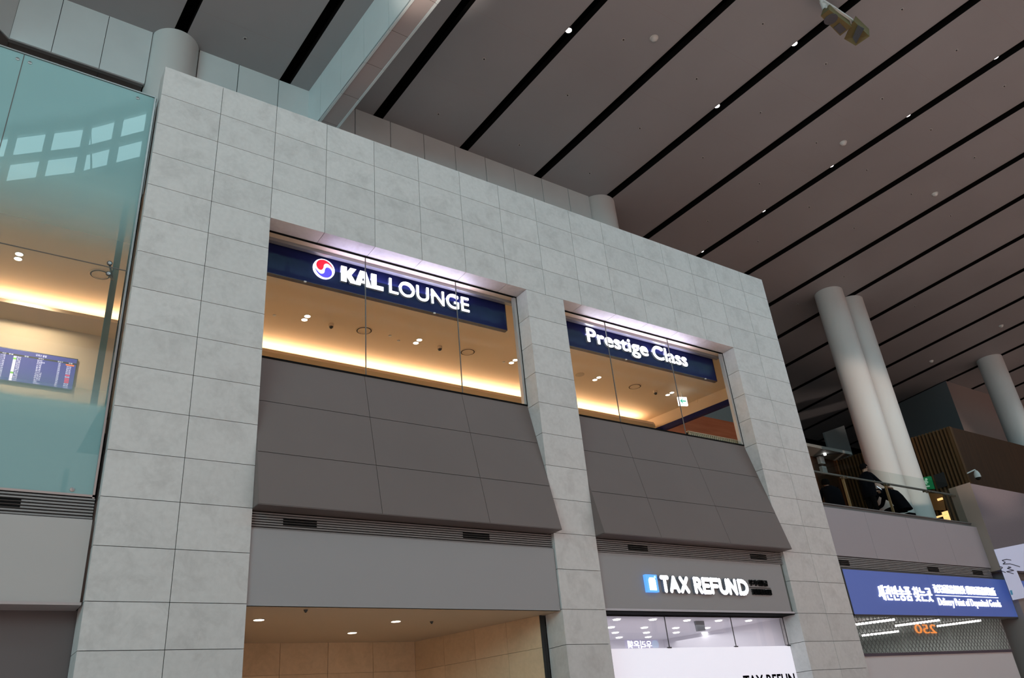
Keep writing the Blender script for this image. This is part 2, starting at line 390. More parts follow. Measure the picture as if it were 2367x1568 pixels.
# far side of the roof void, and the void's lid
far = [(-25, -19.0), ] + [(x, y) for x, y in CLER] + [(3.3, -20), (-25, -20)]
cm.quad(*[(x, y, CZ) for x, y in far], mi=0)
cm.quad((-12.2, -19.2, 18.6), (3.6, -19.2, 18.6), (3.6, -5.4, 18.6), (-12.2, -5.4, 18.6), mi=4)
cm.quad((-12, -19, CZ), (-12, -5.4, CZ), (-12, -5.4, 18.6), (-12, -19, 18.6), mi=4)
ceil = struct(cm.build('ceiling', [CEIL, BLACK, mat('panel_lip', raw=(.30, .29, .29), rough=.4), mat('faint_seam', raw=(.30, .27, .265), rough=.6), PANEL]), 'long grey-brown ceiling panels divided by black slots')
struct(MB().box(-12, 13.9, 4.8, 4.9, 9.5, 17.2).build('wall_void', BLACK))
# clerestory windows in the roof void
cw = MB()
for (ax, ay), (bx_, by_) in zip(CLER[:-1], CLER[1:]):
    n = max(1, round(math.hypot(bx_ - ax, by_ - ay) / 1.15))
    for k in range(n):
        t = k / n; x, y = ax + (bx_ - ax) * t, ay + (by_ - ay) * t
        cw.box(x - .10, x + .10, y - .10, y + .10, CZ, 18.6)
    for z, h in ((CZ + .1, .2), (17.45, .26), (18.45, .3)):
        cw.obox((ax, ay, z), (bx_, by_, z), .1, h)
for k in range(40): cw.box(3.4 + 1.2 * k - .05, 3.4 + 1.2 * k + .05, -13.6, -13.5, CZ, 18.7)  # straight band added in front of the roof strip lamps
for z, h in ((CZ + .05, .12), (17.1, .10), (17.85, .12), (18.6, .2)): cw.box(3.4, 51, -13.6, -13.5, z - h / 2, z + h / 2)
struct(cw.build('window_4', mat('white_frame', raw=(.5, .55, .55), rough=.5)), 'curved clerestory band reflected in the teal glass, and an added straight band')
# far walls of the hall behind the camera
fw_ = MB()
fw_.box(-25, 80, -34.2, -34, 0, 2.6)
for k in range(27): fw_.box(-25 + 4 * k - .12, -25 + 4 * k + .12, -34.3, -34, 0, 16.4)
for z in (6, 10, 14): fw_.box(-25, 80, -34.25, -34.05, z - .1, z + .1)
struct(fw_.build('wall_opposite', mat('facade_frame', raw=(.4, .4, .4))))
struct(MB().box(-25.2, -25, -34, 18, 0, 17).build('wall_left', mat('side_wall', raw=(.45, .42, .40))))
struct(MB().box(80, 80.2, -34, 18, 0, 17).build('wall_right', MATS['side_wall']))
struct(MB().box(-25, 80, 18, 18.2, 0, 17.3).build('wall_far', mat('far_wall', raw=(.05, .05, .05))))

# ---- columns
def column(x, y, r, label, z0=0.0):
    m = MB(); m.cyl((x, y, z0), (x, y, CZ - .002), r, 48); o = m.build('round_column', COLM, smooth=True)
    return tag(o, label, 'column', 'round columns of the hall', 'thing')
column(.701, 4.15, .51, 'thick white round column behind the upper left corner of the stone wall', 9.5)
column(13.29, 4.22, .54, 'white round column rising behind the stone wall near its right end', 9.5)
column(25.28, 4.33, .535, 'white round column with a warm light patch, left one of the pair')
column(26.72, 4.42, .56, 'white round column in plain shade, right one of the pair')
column(38.69, 4.74, .56, 'dim grey round column at the right edge above the timber block')

# ---- the panelled beam crossing over the wall
bd = Vector((-.066, 1, 0))
def bp(x, y): return x + bd.x * (y - 4)
bt = thing('ceiling_beam', 'white panelled box beam crossing the ceiling above the stone wall', 'beam', (4.09, 0, 15.02)); bt['kind'] = 'thing'
ys = [4.0, 3.33, 2.306, 1.24, .193, -.85, -1.9, -2.95, -4.0, -5.2, -7]
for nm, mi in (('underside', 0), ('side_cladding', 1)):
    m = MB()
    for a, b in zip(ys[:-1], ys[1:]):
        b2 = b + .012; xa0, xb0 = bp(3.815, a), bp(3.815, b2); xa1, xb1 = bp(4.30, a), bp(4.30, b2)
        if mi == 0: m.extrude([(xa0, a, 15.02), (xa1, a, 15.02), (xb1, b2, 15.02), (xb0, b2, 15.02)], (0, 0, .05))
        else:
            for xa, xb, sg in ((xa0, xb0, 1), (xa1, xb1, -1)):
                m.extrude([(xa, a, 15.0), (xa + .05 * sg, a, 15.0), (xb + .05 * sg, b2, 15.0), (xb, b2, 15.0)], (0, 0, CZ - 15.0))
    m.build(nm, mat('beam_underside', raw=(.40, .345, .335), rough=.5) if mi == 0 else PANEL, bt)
m = MB(); m.extrude([(bp(3.87, 4), 4, 15.06), (bp(4.25, 4), 4, 15.06), (bp(4.25, -7), -7, 15.06), (bp(3.87, -7), -7, 15.06)], (0, 0, 1.4)); m.build('core', JOINT, bt)

# ---- lights in the slots
def slot_pos(x, y):
    k = (16.49 - CAM.z) / (16.6 - CAM.z); return CAM.x + (x - CAM.x) * k, CAM.y + (y - CAM.y) * k
def slot_light(x, y, label):
    t = thing('slot_spotlight', label, 'spotlight', (x, y, 16.49), 'lit spotlights in the ceiling slots')
    m = MB(); m.lathe((x, y, 16.49), (0, 0, -1), [(.085, -.10), (.085, -.002), (.072, 0)], 20); m.build('housing', DKMET, t)
    m = MB(); m.cyl((x, y, 16.488), (x, y, 16.50), .072, 20); m.build('lamp', SPOTM, t)
    m = MB(); m.cyl((x, y, 16.55), (x, y, 17.3), .02, 8); m.build('stem', DKMET, t)
    return t
first = None
lights = {4: [-.64], 6: [-3.16, -.65], 8: [-5.61, -3.13, -.61, 1.98, 4.67], 10: [-3.07, -.55, 2.03, 4.70], 12: [-.47, 2.13, 4.83, 7.66], 14: [2.19]}
names = {4: 'in the slot ending right of the white beam', 6: 'in the slot under the yellow loudspeakers', 8: 'in the second slot right of the loudspeakers', 10: 'in the slot meeting the wall below its corner', 12: 'in the slot passing behind the two columns', 14: 'in the slot above the column pair'}
for si, ysl in lights.items():
    for k, y in enumerate(sorted(ysl, reverse=True)):
        x = slx(si, y) + SW / 2
        if si >= 12: x = {12: {-.47: 28.62, 2.13: 28.68, 4.83: 28.87, 7.66: 29.18}, 14: {2.19: 33.73}}[si][y]
        lb = 'round lit spotlight ' + names[si] + (', %s from below' % ORD[k] if len(ysl) > 1 else '')
        x, y = slot_pos(x, y)
        if first is None: first = slot_light(x, y, lb)
        else: copy_tree(first, (x, y, 16.49), lb)

# ---- sprinklers and detectors on the panels
first = None
spr = [(1.97, 3.17), (7.03, .99), (6.99, 3.14), (9.56, .94), (9.54, 3.1), (9.62, -1.17), (12.09, .94), (12.08, 3.11), (12.25, -3.23), (12.14, -1.16), (14.74, -3.21), (14.91, -5.25), (14.64, -1.16), (14.61, .96), (17.25, -3.21), (17.41, -5.24), (17.14, -1.14), (17.13, .97), (17.15, 3.15), (19.91, -5.23), (19.74, -3.19), (19.67, -1.12), (19.64, 1.0), (22.24, -3.17), (22.17, -1.1), (24.64, -1.07), (22.14, 1.02), (19.68, 3.17), (24.71, 3.22), (24.86, 5.49), (29.74, 3.32)]
rows = {}
for x, y in spr: rows.setdefault(round((x - 1.97) / 2.53), []).append((x, y))
for r_, lst in rows.items():
    pn = 'between black slots %d and %d' % (r_ + 2, r_ + 3)
    for k, (x, y) in enumerate(sorted(lst, key=lambda p: -p[1])):
        lb = 'tiny ceiling sprinkler ' + pn + (', %s from the wall' % ORD[k] if len(lst) > 1 else '')
        if first is None:
            first = thing('ceiling_sprinkler', lb, 'sprinkler', (x, y, CZ), 'sprinklers on the hall ceiling')
            m = MB(); m.lathe((x, y, CZ), (0, 0, -1), [(.045, 0), (.045, .010), (.028, .013), (.024, .004)], 18); m.build('ring', mat('sprinkler_ring', raw=(.42, .40, .39)), first, True)
            m = MB(); m.cyl((x, y, CZ - .03), (x, y, CZ), .012, 10); m.build('nozzle', DKMET, first)
        else: copy_tree(first, (x, y, CZ), lb)
first = None
for x, y, lb in ((10.24, -1.58, 'small white dome detector on the ceiling left of the loudspeakers'), (17.87, -1.54, 'small white dome detector on the ceiling below the loudspeakers'), (22.9, -1.5, 'small white dome detector on the ceiling strip at right'), (35.39, 2.53, 'small white dome detector on the ceiling above the right edge column'), (35.95, 6.17, 'small white dome detector on the dark ceiling near the hanging box')):
    if first is None:
        first = thing('smoke_detector', lb, 'detector', (x, y, CZ), 'dome detectors on the hall ceiling')
        m = MB(); m.lathe((x, y, CZ), (0, 0, -1), [(.09, 0), (.09, .03), (.07, .07), (.03, .09), (.001, .095)], 18); m.build('dome', WHITEP, first, True)
        m = MB(); m.lathe((x, y, CZ), (0, 0, -1), [(.105, 0), (.105, .012), (.09, .016)], 18); m.build('base', WHITEP, first)
    else: copy_tree(first, (x, y, CZ), lb)

# ---- pair of loudspeakers hanging from the ceiling
SPK = mat('yellowed_cabinet', raw=(.135, .105, .035), rough=.6); GRL = mat('speaker_grille', raw=(.07, .07, .08), rough=.8, noise=(60, .2))
def horn(name, corners, back, label):
    # front face given by four picture rays on a slanted plane, body swept back towards the ceiling
    P = [Vector(c) for c in corners]; c = sum(P, Vector()) / 4
    t = thing(name, label, 'loudspeaker', c)
    m = MB(); bk = [p * .86 + c * .14 + Vector(back) for p in P]; k = 0
    m.v += [tuple(p) for p in P] + [tuple(p) for p in bk]
    m.f += [(0, 1, 2, 3), (7, 6, 5, 4)] + [(i, 4 + i, 4 + (i + 1) % 4, (i + 1) % 4) for i in range(4)]; m.m += [0] * 6
    m.build('cabinet', SPK, t)
    n = (P[1] - P[0]).cross(P[3] - P[0]).normalized()
    if n.z > 0: n = -n
    ins = lambda u, v: P[0] + (P[1] - P[0]) * u + (P[3] - P[0]) * v + n * .006
    return t, ins, n
z = 15.35
ca = [onZ(1897, 37, z), onZ(1916, 22, z), onZ(1969, 62, z), onZ(1942, 83, z)]
t, ins, n = horn('loudspeaker', ca, (.25, .05, .42), 'yellowed loudspeaker with round horn hanging under the ceiling, left of the pair')
m = MB(); cc = ins(.5, .30); m.cyl(cc - n * .0, cc + n * .012, .15, 28); m.build('horn_grille', GRL, t)
m = MB(); m.extrude([ins(.12, .60), ins(.88, .60), ins(.88, .93), ins(.12, .93)], n * .012); m.build('bass_grille', GRL, t)
cb = [onZ(1951, 90, z + .1), onZ(1973, 48, z + .1), onZ(2010, 84, z - .1), onZ(1978, 106, z - .1)]
t, ins, n = horn('loudspeaker', cb, (.30, .02, .42), 'yellowed loudspeaker box hanging under the ceiling, right of the pair')
m = MB(); m.extrude([ins(.30, .52), ins(.95, .42), ins(.95, .95), ins(.12, .95)], n * .012); m.build('bass_grille', GRL, t)
a0 = onZ(1902, 2, 15.9)
t = thing('speaker_bracket', 'white steel bracket carrying the two yellowed loudspeakers', 'bracket', (a0.x, a0.y, CZ - .3))
m = MB(); m.cyl(onZ(1901, 4, 15.95), onZ(1908, 21, 15.75), .065, 16); m.cyl(onZ(1901, 4, 15.95), (a0.x, a0.y, CZ), .05, 12); m.build('mast', WHITEP, t)
m = MB(); m.obox(onZ(1903, 2, 15.9), onZ(1931, 20, 15.7), .05, .05); m.obox(onZ(1931, 20, 15.7), onZ(1970, 47, 15.6), .05, .05); m.obox(onZ(1970, 47, 15.6), sum(cb, Vector()) / 4 + Vector((.27, .02, .36)), .05, .05); m.build('arm', WHITEP, t)
m = MB(); m.obox(onZ(1907, 6, 15.9), onZ(1912, 21, 15.65), .04, .04); m.build('brace', WHITEP, t)

# ================================================================ THE TWO BAYS
YG = .345
def bay(nm, x0, x1, joints, idx, side):
    # glazing
    wn = D.objects.new('window_%d' % idx, None); COL.objects.link(wn); wn.location = ((x0 + x1) / 2, YG, 7.09); struct(wn, 'tall lounge window in the %s opening of the stone wall' % side)
    xs = [x0 - .02] + joints + [x1 - .06]
    for a, b in zip(xs[:-1], xs[1:]):
        m = MB(); m.quad((a + .004, YG, 7.09), (b - .004, YG, 7.09), (b - .004, YG, 9.40), (a + .004, YG, 9.40)); m.build('glass_pane', GLASS, wn)
    m = MB()
    for j in joints: m.box(j - .007, j + .007, YG - .004, YG + .012, 7.09, 9.39)
    m.build('silicone_joint', mat('silicone', raw=(.10, .09, .085), rough=.4), wn)
    m = MB(); m.box(x1 - .065, x1 - .012, YG - .01, YG + .07, 7.08, 9.36); m.box(x0, x0 + .05, YG - .01, YG + .07, 7.08, 9.36); m.build('side_frame', mat('pale_aluminium', raw=(.50, .48, .46), rough=.35, metal=.3), wn)
    m = MB(); m.box(x0, x1 - .01, .327, YG + .004, 9.325, 9.36); m.box(x1 - .012, x1 + .01, .327, YG + .02, 7.08, 9.36); m.box(x0, x1, YG - .02, YG + .02, 7.07, 7.098); m.build('gasket_and_gap', BLACK, wn)  # black strips: sill gasket, plus the soffit shadow gap filled in dark
    m = MB(); m.box(x0 - .1, x1 + .04, .49, .575, 9.285, 9.344); m.build('head_track', mat('track_grey', raw=(.30, .31, .33), rough=.3, metal=.4), wn)
    # sloping apron
    t = thing('sloping_apron', 'dark taupe sloping panel under the %s lounge window' % side, 'panel', ((x0 + x1) / 2, 0, 4.70))
    seg = [x0 + .003] + [j - .03 for j in joints] + [x1 - .003]
    zc = [7.07, 6.30, 5.47, 4.70]
    yy = lambda z_: .335 - (7.07 - z_) / (7.07 - 4.70) * .565
    m = MB(); ggg = .0035
    for a, b in zip(seg[:-1], seg[1:]):
        for zt, zb_ in zip(zc[:-1], zc[1:]):
            m.extrude([(a + ggg, yy(zt), zt), (b - ggg, yy(zt), zt), (b - ggg, yy(zb_), zb_ + 2 * ggg), (a + ggg, yy(zb_), zb_ + 2 * ggg)], (0, .02, .005))
    m.extrude([(x0 + .003, .335, 7.06), (x0 + .003, yy(4.70) + .004, 4.70), (x0 + .003, .06, 4.70), (x0 + .003, .335, 4.9)], (.012, 0, 0))
    m.extrude([(x1 - .003, .335, 7.06), (x1 - .003, yy(4.70) + .004, 4.70), (x1 - .003, .06, 4.70), (x1 - .003, .335, 4.9)], (-.012, 0, 0))
    m.build('cladding', AWN, t)
    m = MB(); m.extrude([(x0 + .006, yy(6.9) + .03, 6.9), (x0 + .006, yy(4.72) + .02, 4.72), (x0 + .006, .3, 4.72)], (x1 - x0 - .012, 0, 0)); m.build('backing', JOINT, t)
    m = MB(); m.box(x0 + .003, x1 - .003, yy(4.70) + .002, .08, 4.694, 4.706); m.build('underside', mat('apron_underside', raw=(.12, .095, .09), rough=.6), t)
    # louvre
    return t
JA, JB = [3.579, 5.375], [8.98, 10.785]
bay('a', 2 * K, XA0, JA, 1, 'left')
bay('b', XA1, XC0, JB, 2, 'right')

def louvre(x0, x1, y, z0, z1, n, vents, label):
    t = thing('louvre_grille', label, 'grille', ((x0 + x1) / 2, y, z0))
    m = MB(); h = (z1 - z0) / n
    for k in range(n):
        zb = z0 + k * h
        m.extrude([(x0, y, zb + .004), (x0, y, zb + h * .62), (x0, y + .03, zb + h * .86), (x0, y + .03, zb + .004)], (x1 - x0, 0, 0))
    m.build('blades', LOUV, t)
    m = MB(); m.box(x0, x1, y + .03, y + .06, z0, z1); m.build('backplate', mat('louvre_back', raw=(.035, .035, .035), rough=.7), t)
    for a, b in vents:
        m = MB()
        for k in range(2, 5):
            zb = z0 + k * h * n / 7; m.box(a, b, y - .003, y + .01, zb + .006, zb + .027)
        m.build('vent_slot', BLACK, t)
    return t
vx = lambda u0, u1, v, y: (onY(u0, v, y).x, onY(u1, v, y).x)
louvre(2 * K, XA0, .06, 4.455, 4.69, 7, [vx(655, 733, 1211, .05), vx(1071, 1132, 1241, .05)], 'grey horizontal louvre strip under the left taupe sloping panel')
louvre(XA1, XC0, .06, 4.455, 4.69, 7, [vx(1453, 1498, 1269, .05), vx(1735, 1772, 1287, .05)], 'grey louvre strip above the TAX REFUND lettering')
louvre(XC1, 21.0, .05, 4.445, 4.715, 7, [vx(1940, 1963, 1302, .05), vx(2145, 2170, 1318, .05), vx(2249, 2272, 1326, .05)], 'dark grey louvre strip above the blue sign')
louvre(-7, -.035, .125, 4.455, 4.715, 7, [vx(-60, 47, 1168, .12)], 'grey louvre strip under the teal glass wall')

# fascia panels
def fascia(x0, x1, y, z0, z1, joints, mt, label, dp=.05):
    m = MB(); xs = [x0] + joints + [x1]
    for a, b in zip(xs[:-1], xs[1:]): m.box(a + .003, b - .003, y, y + dp, z0, z1)
    m.box(x0, x1, y + .012, y + dp + .01, z0 + .005, z1 - .005, 1)
    return tag(m.build('fascia_panel', [mt, JOINT]), label, 'panel')
fascia(2 * K + .004, XA0 - .012, .03, 3.487, 4.45, [], FASC, 'plain grey panel over the warm lit niche')
fascia(XA1 + .012, XC0 - .10, .06, 3.54, 4.45, [], FASC, 'grey panel carrying the TAX REFUND letters')
m = MB(); m.box(XC0 - .10, XC0 - .004, .10, .14, 3.49, 4.45); tag(m.build('side_strip', mat('dark_strip', raw=(.12, .13, .12), rough=.5)), 'dark recessed strip at the right end of the grey letter panel', 'strip')
fascia(XC1, 21.05, .03, 4.72, 5.79, [15.95, 17.66, 19.40], mat('white_fascia', raw=(.33, .305, .33), rough=.4), 'long pale grey panel under the glass balustrade at right')
fascia(-7, -.03, .09, 3.505, 4.44, [], mat('light_panel', raw=(.43, .41, .40), rough=.4), 'light grey panel below the louvre strip at the left edge')
m = MB(); m.box(-7, -.02, .06, .5, 3.47, 3.50); tag(m.build('ledge_trim', mat('pink_trim', raw=(.42, .36, .36), rough=.4)), 'thin metal trim edging the bottom of the light panel at left', 'trim')
tag(MB().box(-7, -.0, .42, .47, 0, 3.47).build('dark_cladding', mat('dark_recess', raw=(.12, .10, .10), rough=.5)), 'dark grey recessed cladding at the lower left corner', 'cladding')
m = MB(); m.box(-.05, -.004, .37, .45, 3.48, 11.3); m.build('shadow_gap', BLACK)
tag(D.objects['shadow_gap'], 'black shadow gap between the teal glass wall and the stone', 'gap')
m = MB(); m.box(XA1 + .01, XC0 - .02, .05, .34, 3.505, 3.54, 0); m.box(XA1 + .01, XC0 - .02, .06, .34, 3.488, 3.505, 1)
tag(m.build('shopfront_head', [mat('head_rail', raw=(.5, .47, .5), rough=.35), BLACK]), 'metal head rail along the top of the white shopfront', 'rail')

# ================================================================ LOUNGE INTERIOR
LZ = 9.344
lc = MB(); lc.quad((-7, .36, LZ), (14.75, .36, LZ), (14.2, 4.45, LZ), (-7, 4.45, LZ)); struct(lc.build('ceiling_lounge', CREAM), 'warm cream lounge ceiling')
struct(MB().box(-7, 30, .36, 4.6, 5.62, 5.80).build('floor_lounge', mat('timber_floor', raw=(.50, .40, .28), rough=.5)))
struct(MB().box(-7, 13.9, 4.45, 4.55, 5.8, LZ).build('wall_lounge', CREAM))
m = MB(); m.box(-7, 13.62, 3.83, 4.45, 9.035, 9.10); m.extrude([(13.62, 3.83, 9.035), (13.78, 3.93, 9.035), (13.84, 4.1, 9.035), (13.84, 4.45, 9.035), (13.62, 4.45, 9.035)], (0, 0, .065))
struct(m.build('trim_1', CREAM), 'dropped edge of the lounge ceiling that hides the cove light')
t = thing('cove_light', 'warm glowing cove light strip along the back of the lounge ceiling', 'light', (3.3, 4.2, 9.11))
MB().box(-7, 13.5, 4.18, 4.24, 9.105, 9.13).build('lamp_strip', mat('cove_lamp', (255, 225, 190), emit=(255, 220, 180), es=14), t)
for x0, x1 in ((-7, 0), (0, 6.8), (6.8, 13.4)):
    area('cove_lamp', ((x0 + x1) / 2, 4.12, 9.14), ((x0 + x1) / 2, 4.0, 10), x1 - x0, .08, 4.6 * (x1 - x0), (1, .74, .50))
# end wall of the lounge with the dark header and the view out to the timber hall
ea, eb = (14.22 + .157 * 1.43, .40), (14.22 - .157 * 2.6, 4.45)
m = MB(); m.extrude([(ea[0], ea[1], 9.03), (eb[0], eb[1], 9.03), (eb[0] + .1, eb[1], 9.03), (ea[0] + .1, ea[1], 9.03)], (0, 0, LZ - 9.03)); struct(m.build('wall_lounge_end', CREAM))
m = MB(); m.extrude([(ea[0] - .02, ea[1], 8.9), (eb[0] - .02, eb[1], 8.9), (eb[0] + .1, eb[1], 8.9), (ea[0] + .1, ea[1], 8.9)], (0, 0, .13)); tag(m.build('header_beam', NAVY), 'dark navy header beam over the side opening of the right window', 'beam', kind='thing')
pa, pb = onY(1610, 961, 7.6), onY(1700, 979, 7.6)
tag(MB().box(14.6, 24, 7.55, 7.6, 5.8, pa.z).build('timber_wall', WOODO), 'reddish brown timber panel seen through the right lounge window', 'timber wall')
tag(MB().box(15.5, 23, 7.62, 7.7, pa.z - .2, 13).build('grey_partition', mat('slate_panel', raw=(.16, .18, .18), rough=.6)), 'grey partition above the reddish timber seen through the right window', 'partition')
t = thing('slatted_screen', 'low slatted screen along the sill of the right window', 'screen', (12.0, .5, 5.8))
m = MB()
for k in range(28): m.box(11.05 + .06 * k, 11.05 + .06 * k + .028, .47, .52, 5.8, 7.24)
m.build('slats', mat('beige_slat', raw=(.45, .36, .24), rough=.5), t)
MB().box(11.0, 12.72, .52, .54, 5.8, 7.23).build('backing', BLACK, t); MB().box(11.0, 12.72, .46, .53, 7.24, 7.255).build('top_rail', mat('beige_slat'), t)

area('timber_fill_light', (19, 5.6, 9.6), (18.5, 7.6, 7.2), 6, .4, 60, (1, .8, .6))  # added lamp brightens the reddish timber; no fixture there
# ---- lounge ceiling fixtures
def pair(x, y, lab, sub=('near', 'far')):
    for dy, s in ((-.075, sub[0]), (.075, sub[1])): yield (x, y + dy, '%s lamp of the twin downlights %s' % (s, lab))
first = None
dls = []
for x, y, lab in ((3.47, 2.762, 'left of the dome camera, left window'), (5.88, 2.73, 'in the middle of the left window'), (8.283, 2.694, 'at the right edge of the left window'), (10.69, 2.646, 'at the left side of the right window'), (13.09, 2.603, 'beside the exit sign'), (-1.323, 2.789, 'behind the teal glass')):
    dls += list(pair(x, y, lab))
for x, y, lab in dls:
    if first is None:
        first = thing('recessed_downlight', lab, 'downlight', (x, y, LZ), 'twin downlights of the lounge ceiling')
        m = MB(); m.lathe((x, y, LZ), (0, 0, -1), [(.066, 0), (.066, .004), (.056, .006)], 24); m.build('bezel', WHITEP, first)
        m = MB(); m.cyl((x, y, LZ - .006), (x, y, LZ), .056, 24); m.build('lamp', WARML, first)
    else: copy_tree(first, (x, y, LZ), lab)
for x in (-4.5, -1.32, 1.1, 3.47, 5.88, 8.28, 9.6, 10.69, 11.9, 13.0):  # some sit at fixtures, others are added to brighten the right bay
    spot('lounge_spot_and_fill', (x, 2.7, 9.3), (x, 2.7, 5.8), 165 if x < 9 else 260, (1, .80, .56), 120, .8, .06)
for x in (-3.0, -1.0): spot('lounge_wall_fill', (x, 3.2, 9.1), (x, 4.45, 8.1), 130, (1, .82, .60), 110, .9, .06)  # added spots brighten the lounge wall around the screen
first = None
for x, y, lab in ((4.683, 2.756, 'round ceiling diffuser in the left part of the left window'), (7.095, 2.712, 'round ceiling diffuser in the right part of the left window'), (11.90, 2.623, 'round ceiling diffuser in the right lounge window'), (-.13, 2.80, 'round ceiling diffuser behind the teal glass')):
    if first is None:
        first = thing('ring_diffuser', lab, 'diffuser', (x, y, LZ), 'round air diffusers of the lounge ceiling')
        m = MB(); m.lathe((x, y, LZ), (0, 0, -1), [(.175, 0), (.17, .008), (.15, .010)], 40, [0, 0]); m.build('outer_flange', CREAM, first, True)
        m = MB(); m.lathe((x, y, LZ), (0, 0, -1), [(.153, .011), (.126, .011)], 40); m.build('slot', mat('diffuser_slot', raw=(.03, .018, .01), rough=.8), first)
        m = MB(); m.lathe((x, y, LZ), (0, 0, -1), [(.130, 0), (.128, .016), (.118, .018), (.116, .006), (.001, .006)], 40); m.build('inner_plate', CREAM, first, True)
    else: copy_tree(first, (x, y, LZ), lab)
first = None
for x, y, lab, dark in ((3.995, 2.786, 'dome camera with dark glass on the lounge ceiling, left window', 1), (6.416, 2.745, 'small dome camera near the right diffuser of the left window', 0), (12.594, 2.628, 'small dome camera left of the exit sign', 0), (14.138, 2.629, 'dark dome camera right of the exit sign', 1)):
    if first is None:
        first = thing('dome_camera', lab, 'camera', (x, y, LZ), 'dome cameras of the lounge ceiling')
        m = MB(); m.lathe((x, y, LZ), (0, 0, -1), [(.055, 0), (.055, .04), (.047, .06)], 20); m.build('housing', CREAM, first, True)
        m = MB(); m.lathe((x, y, LZ - .06), (0, 0, -1), [(.043, 0), (.038, .025), (.022, .042), (.001, .047)], 20); m.build('dome', mat('dark_dome', raw=(.03, .025, .02), rough=.15), first, True)
    else: copy_tree(first, (x, y, LZ), lab)
first = None
for x, y, lab in ((2.904, 2.911, 'tiny round ceiling sensor near the left edge of the left window'), (5.25, 2.743, 'tiny dark ceiling sensor right of the left diffuser'), (5.507, 2.862, 'tiny pale ceiling sensor left of the middle twin downlights'), (8.105, 2.81, 'tiny pale ceiling sensor beside the right twin downlights of the left window'), (10.154, 2.635, 'flat round speaker disc at the left edge of the right window')):
    if first is None:
        first = thing('ceiling_sensor', lab, 'sensor', (x, y, LZ), 'small sensors of the lounge ceiling')
        m = MB(); m.lathe((x, y, LZ), (0, 0, -1), [(.032, 0), (.032, .01), (.001, .014)], 16); m.build('cap', WHITEP, first, True)
    elif x == 10.154:
        o = thing('ceiling_speaker', lab, 'speaker', (x, y, LZ)); m = MB(); m.lathe((x, y, LZ), (0, 0, -1), [(.11, 0), (.11, .008), (.001, .01)], 24); m.build('grille', mat('cream_grille', raw=(.5, .42, .32), rough=.8), o, True)
    else: copy_tree(first, (x, y, LZ), lab)
# exit sign with green arrow
pc = [onY(*q_, 2.4) for q_ in ((1568.5, 921), (1585.5, 915.5), (1588, 934), (1573, 940.5))]
c = sum(pc, Vector()) / 4
t = thing('exit_sign', 'white lit exit sign with green arrow hanging in the right lounge window', 'sign', (c.x, 2.4, c.z - .12))
hx = .125; hz = .115; dv = Vector((.95, -.30, 0)).normalized(); c = Vector((c.x, 2.4, c.z))
nv = Vector((-.30, -.95, 0)).normalized()
def sg(u, v, d=0): return c + dv * u + Vector((0, 0, v)) + nv * d
m = MB(); m.extrude([sg(-hx, -hz), sg(hx, -hz), sg(hx, hz), sg(-hx, hz)], -nv * .05, 0); m.build('light_box', mat('sign_white', (255, 255, 255), emit=(245, 250, 255), es=1.6), t)
m = MB(); arrow = [(-.085, 0), (-.02, .065), (.005, .065), (-.035, .016), (.085, .016), (.085, -.016), (-.035, -.016), (.005, -.065), (-.02, -.065)]
m.extrude([sg(u, v, .003) for u, v in arrow], nv * .003); m.build('arrow', mat('sign_green', (40, 190, 150), emit=(60, 200, 165), es=.7), t)
m = MB(); m.box(c.x - .01, c.x + .01, 2.39, 2.41, c.z + hz, LZ); m.build('hanger', WHITEP, t)

# ---- the two lounge signs
def sign(nm, x0, x1, label, hang):
    t = thing(nm, label, 'sign', ((x0 + x1) / 2, .62, 8.745))
    MB().box(x0, x1, .62, .70, 8.745, 9.315).build('board', NAVY, t)
    m = MB(); m.box(x0, x1, .615, .705, 8.735, 8.747); m.box(x1 - .006, x1 + .004, .615, .705, 8.74, 9.318); m.build('edge_trim', BROWN, t)
    m = MB()
    for x in hang: m.box(x - .02, x + .02, .605, .63, 8.725, 8.745)
    m.build('clip', WHITEP, t)
    m = MB()
    for x in hang: m.cyl((x, .66, 9.31), (x, .66, LZ), .012, 8)
    m.build('hanger', STEEL, t)
    return t
t = sign('lounge_sign', 1.85, 6.655, 'long navy lit sign with a round red and blue emblem in the left lounge window', [onY(705, 655, .62).x, onY(1004, 724, .62).x])
yl = .62
KO = [(0, 0), (.105, 0), (.105, .105), (.172, 0), (.295, 0), (.19, .165), (.28, .305), (.168, .305), (.105, .205), (.105, .305), (0, .305)]
AL = [(0, 0), (.108, 0), (.122, .055), (.158, .055), (.158, .11), (.137, .11), (.158, .19), (.158, .305), (.102, .305)]
AR = [(.316 - a, b) for a, b in AL]
LO = [(0, 0), (.235, 0), (.235, .085), (.105, .085), (.105, .305), (0, .305)]
for nm, polys, x_ in (('letter_k', [KO], 3.238), ('letter_a', [AL, AR], 3.487), ('letter_l', [LO], 3.795)):
    m = MB()
    for p_ in polys: m.extrude([(x_ + a, yl - .045, 8.9 + b) for a, b in p_], (0, .045, 0), 0, 1)
    m.build(nm, [WHITE_L, LSIDE], t)
text_on_wall('letters', 'LOUNGE', 4.14, 5.795, 8.90, 9.215, yl, .045, [WHITE_L, LSIDE], t, 0, 1.0, fat=.012)
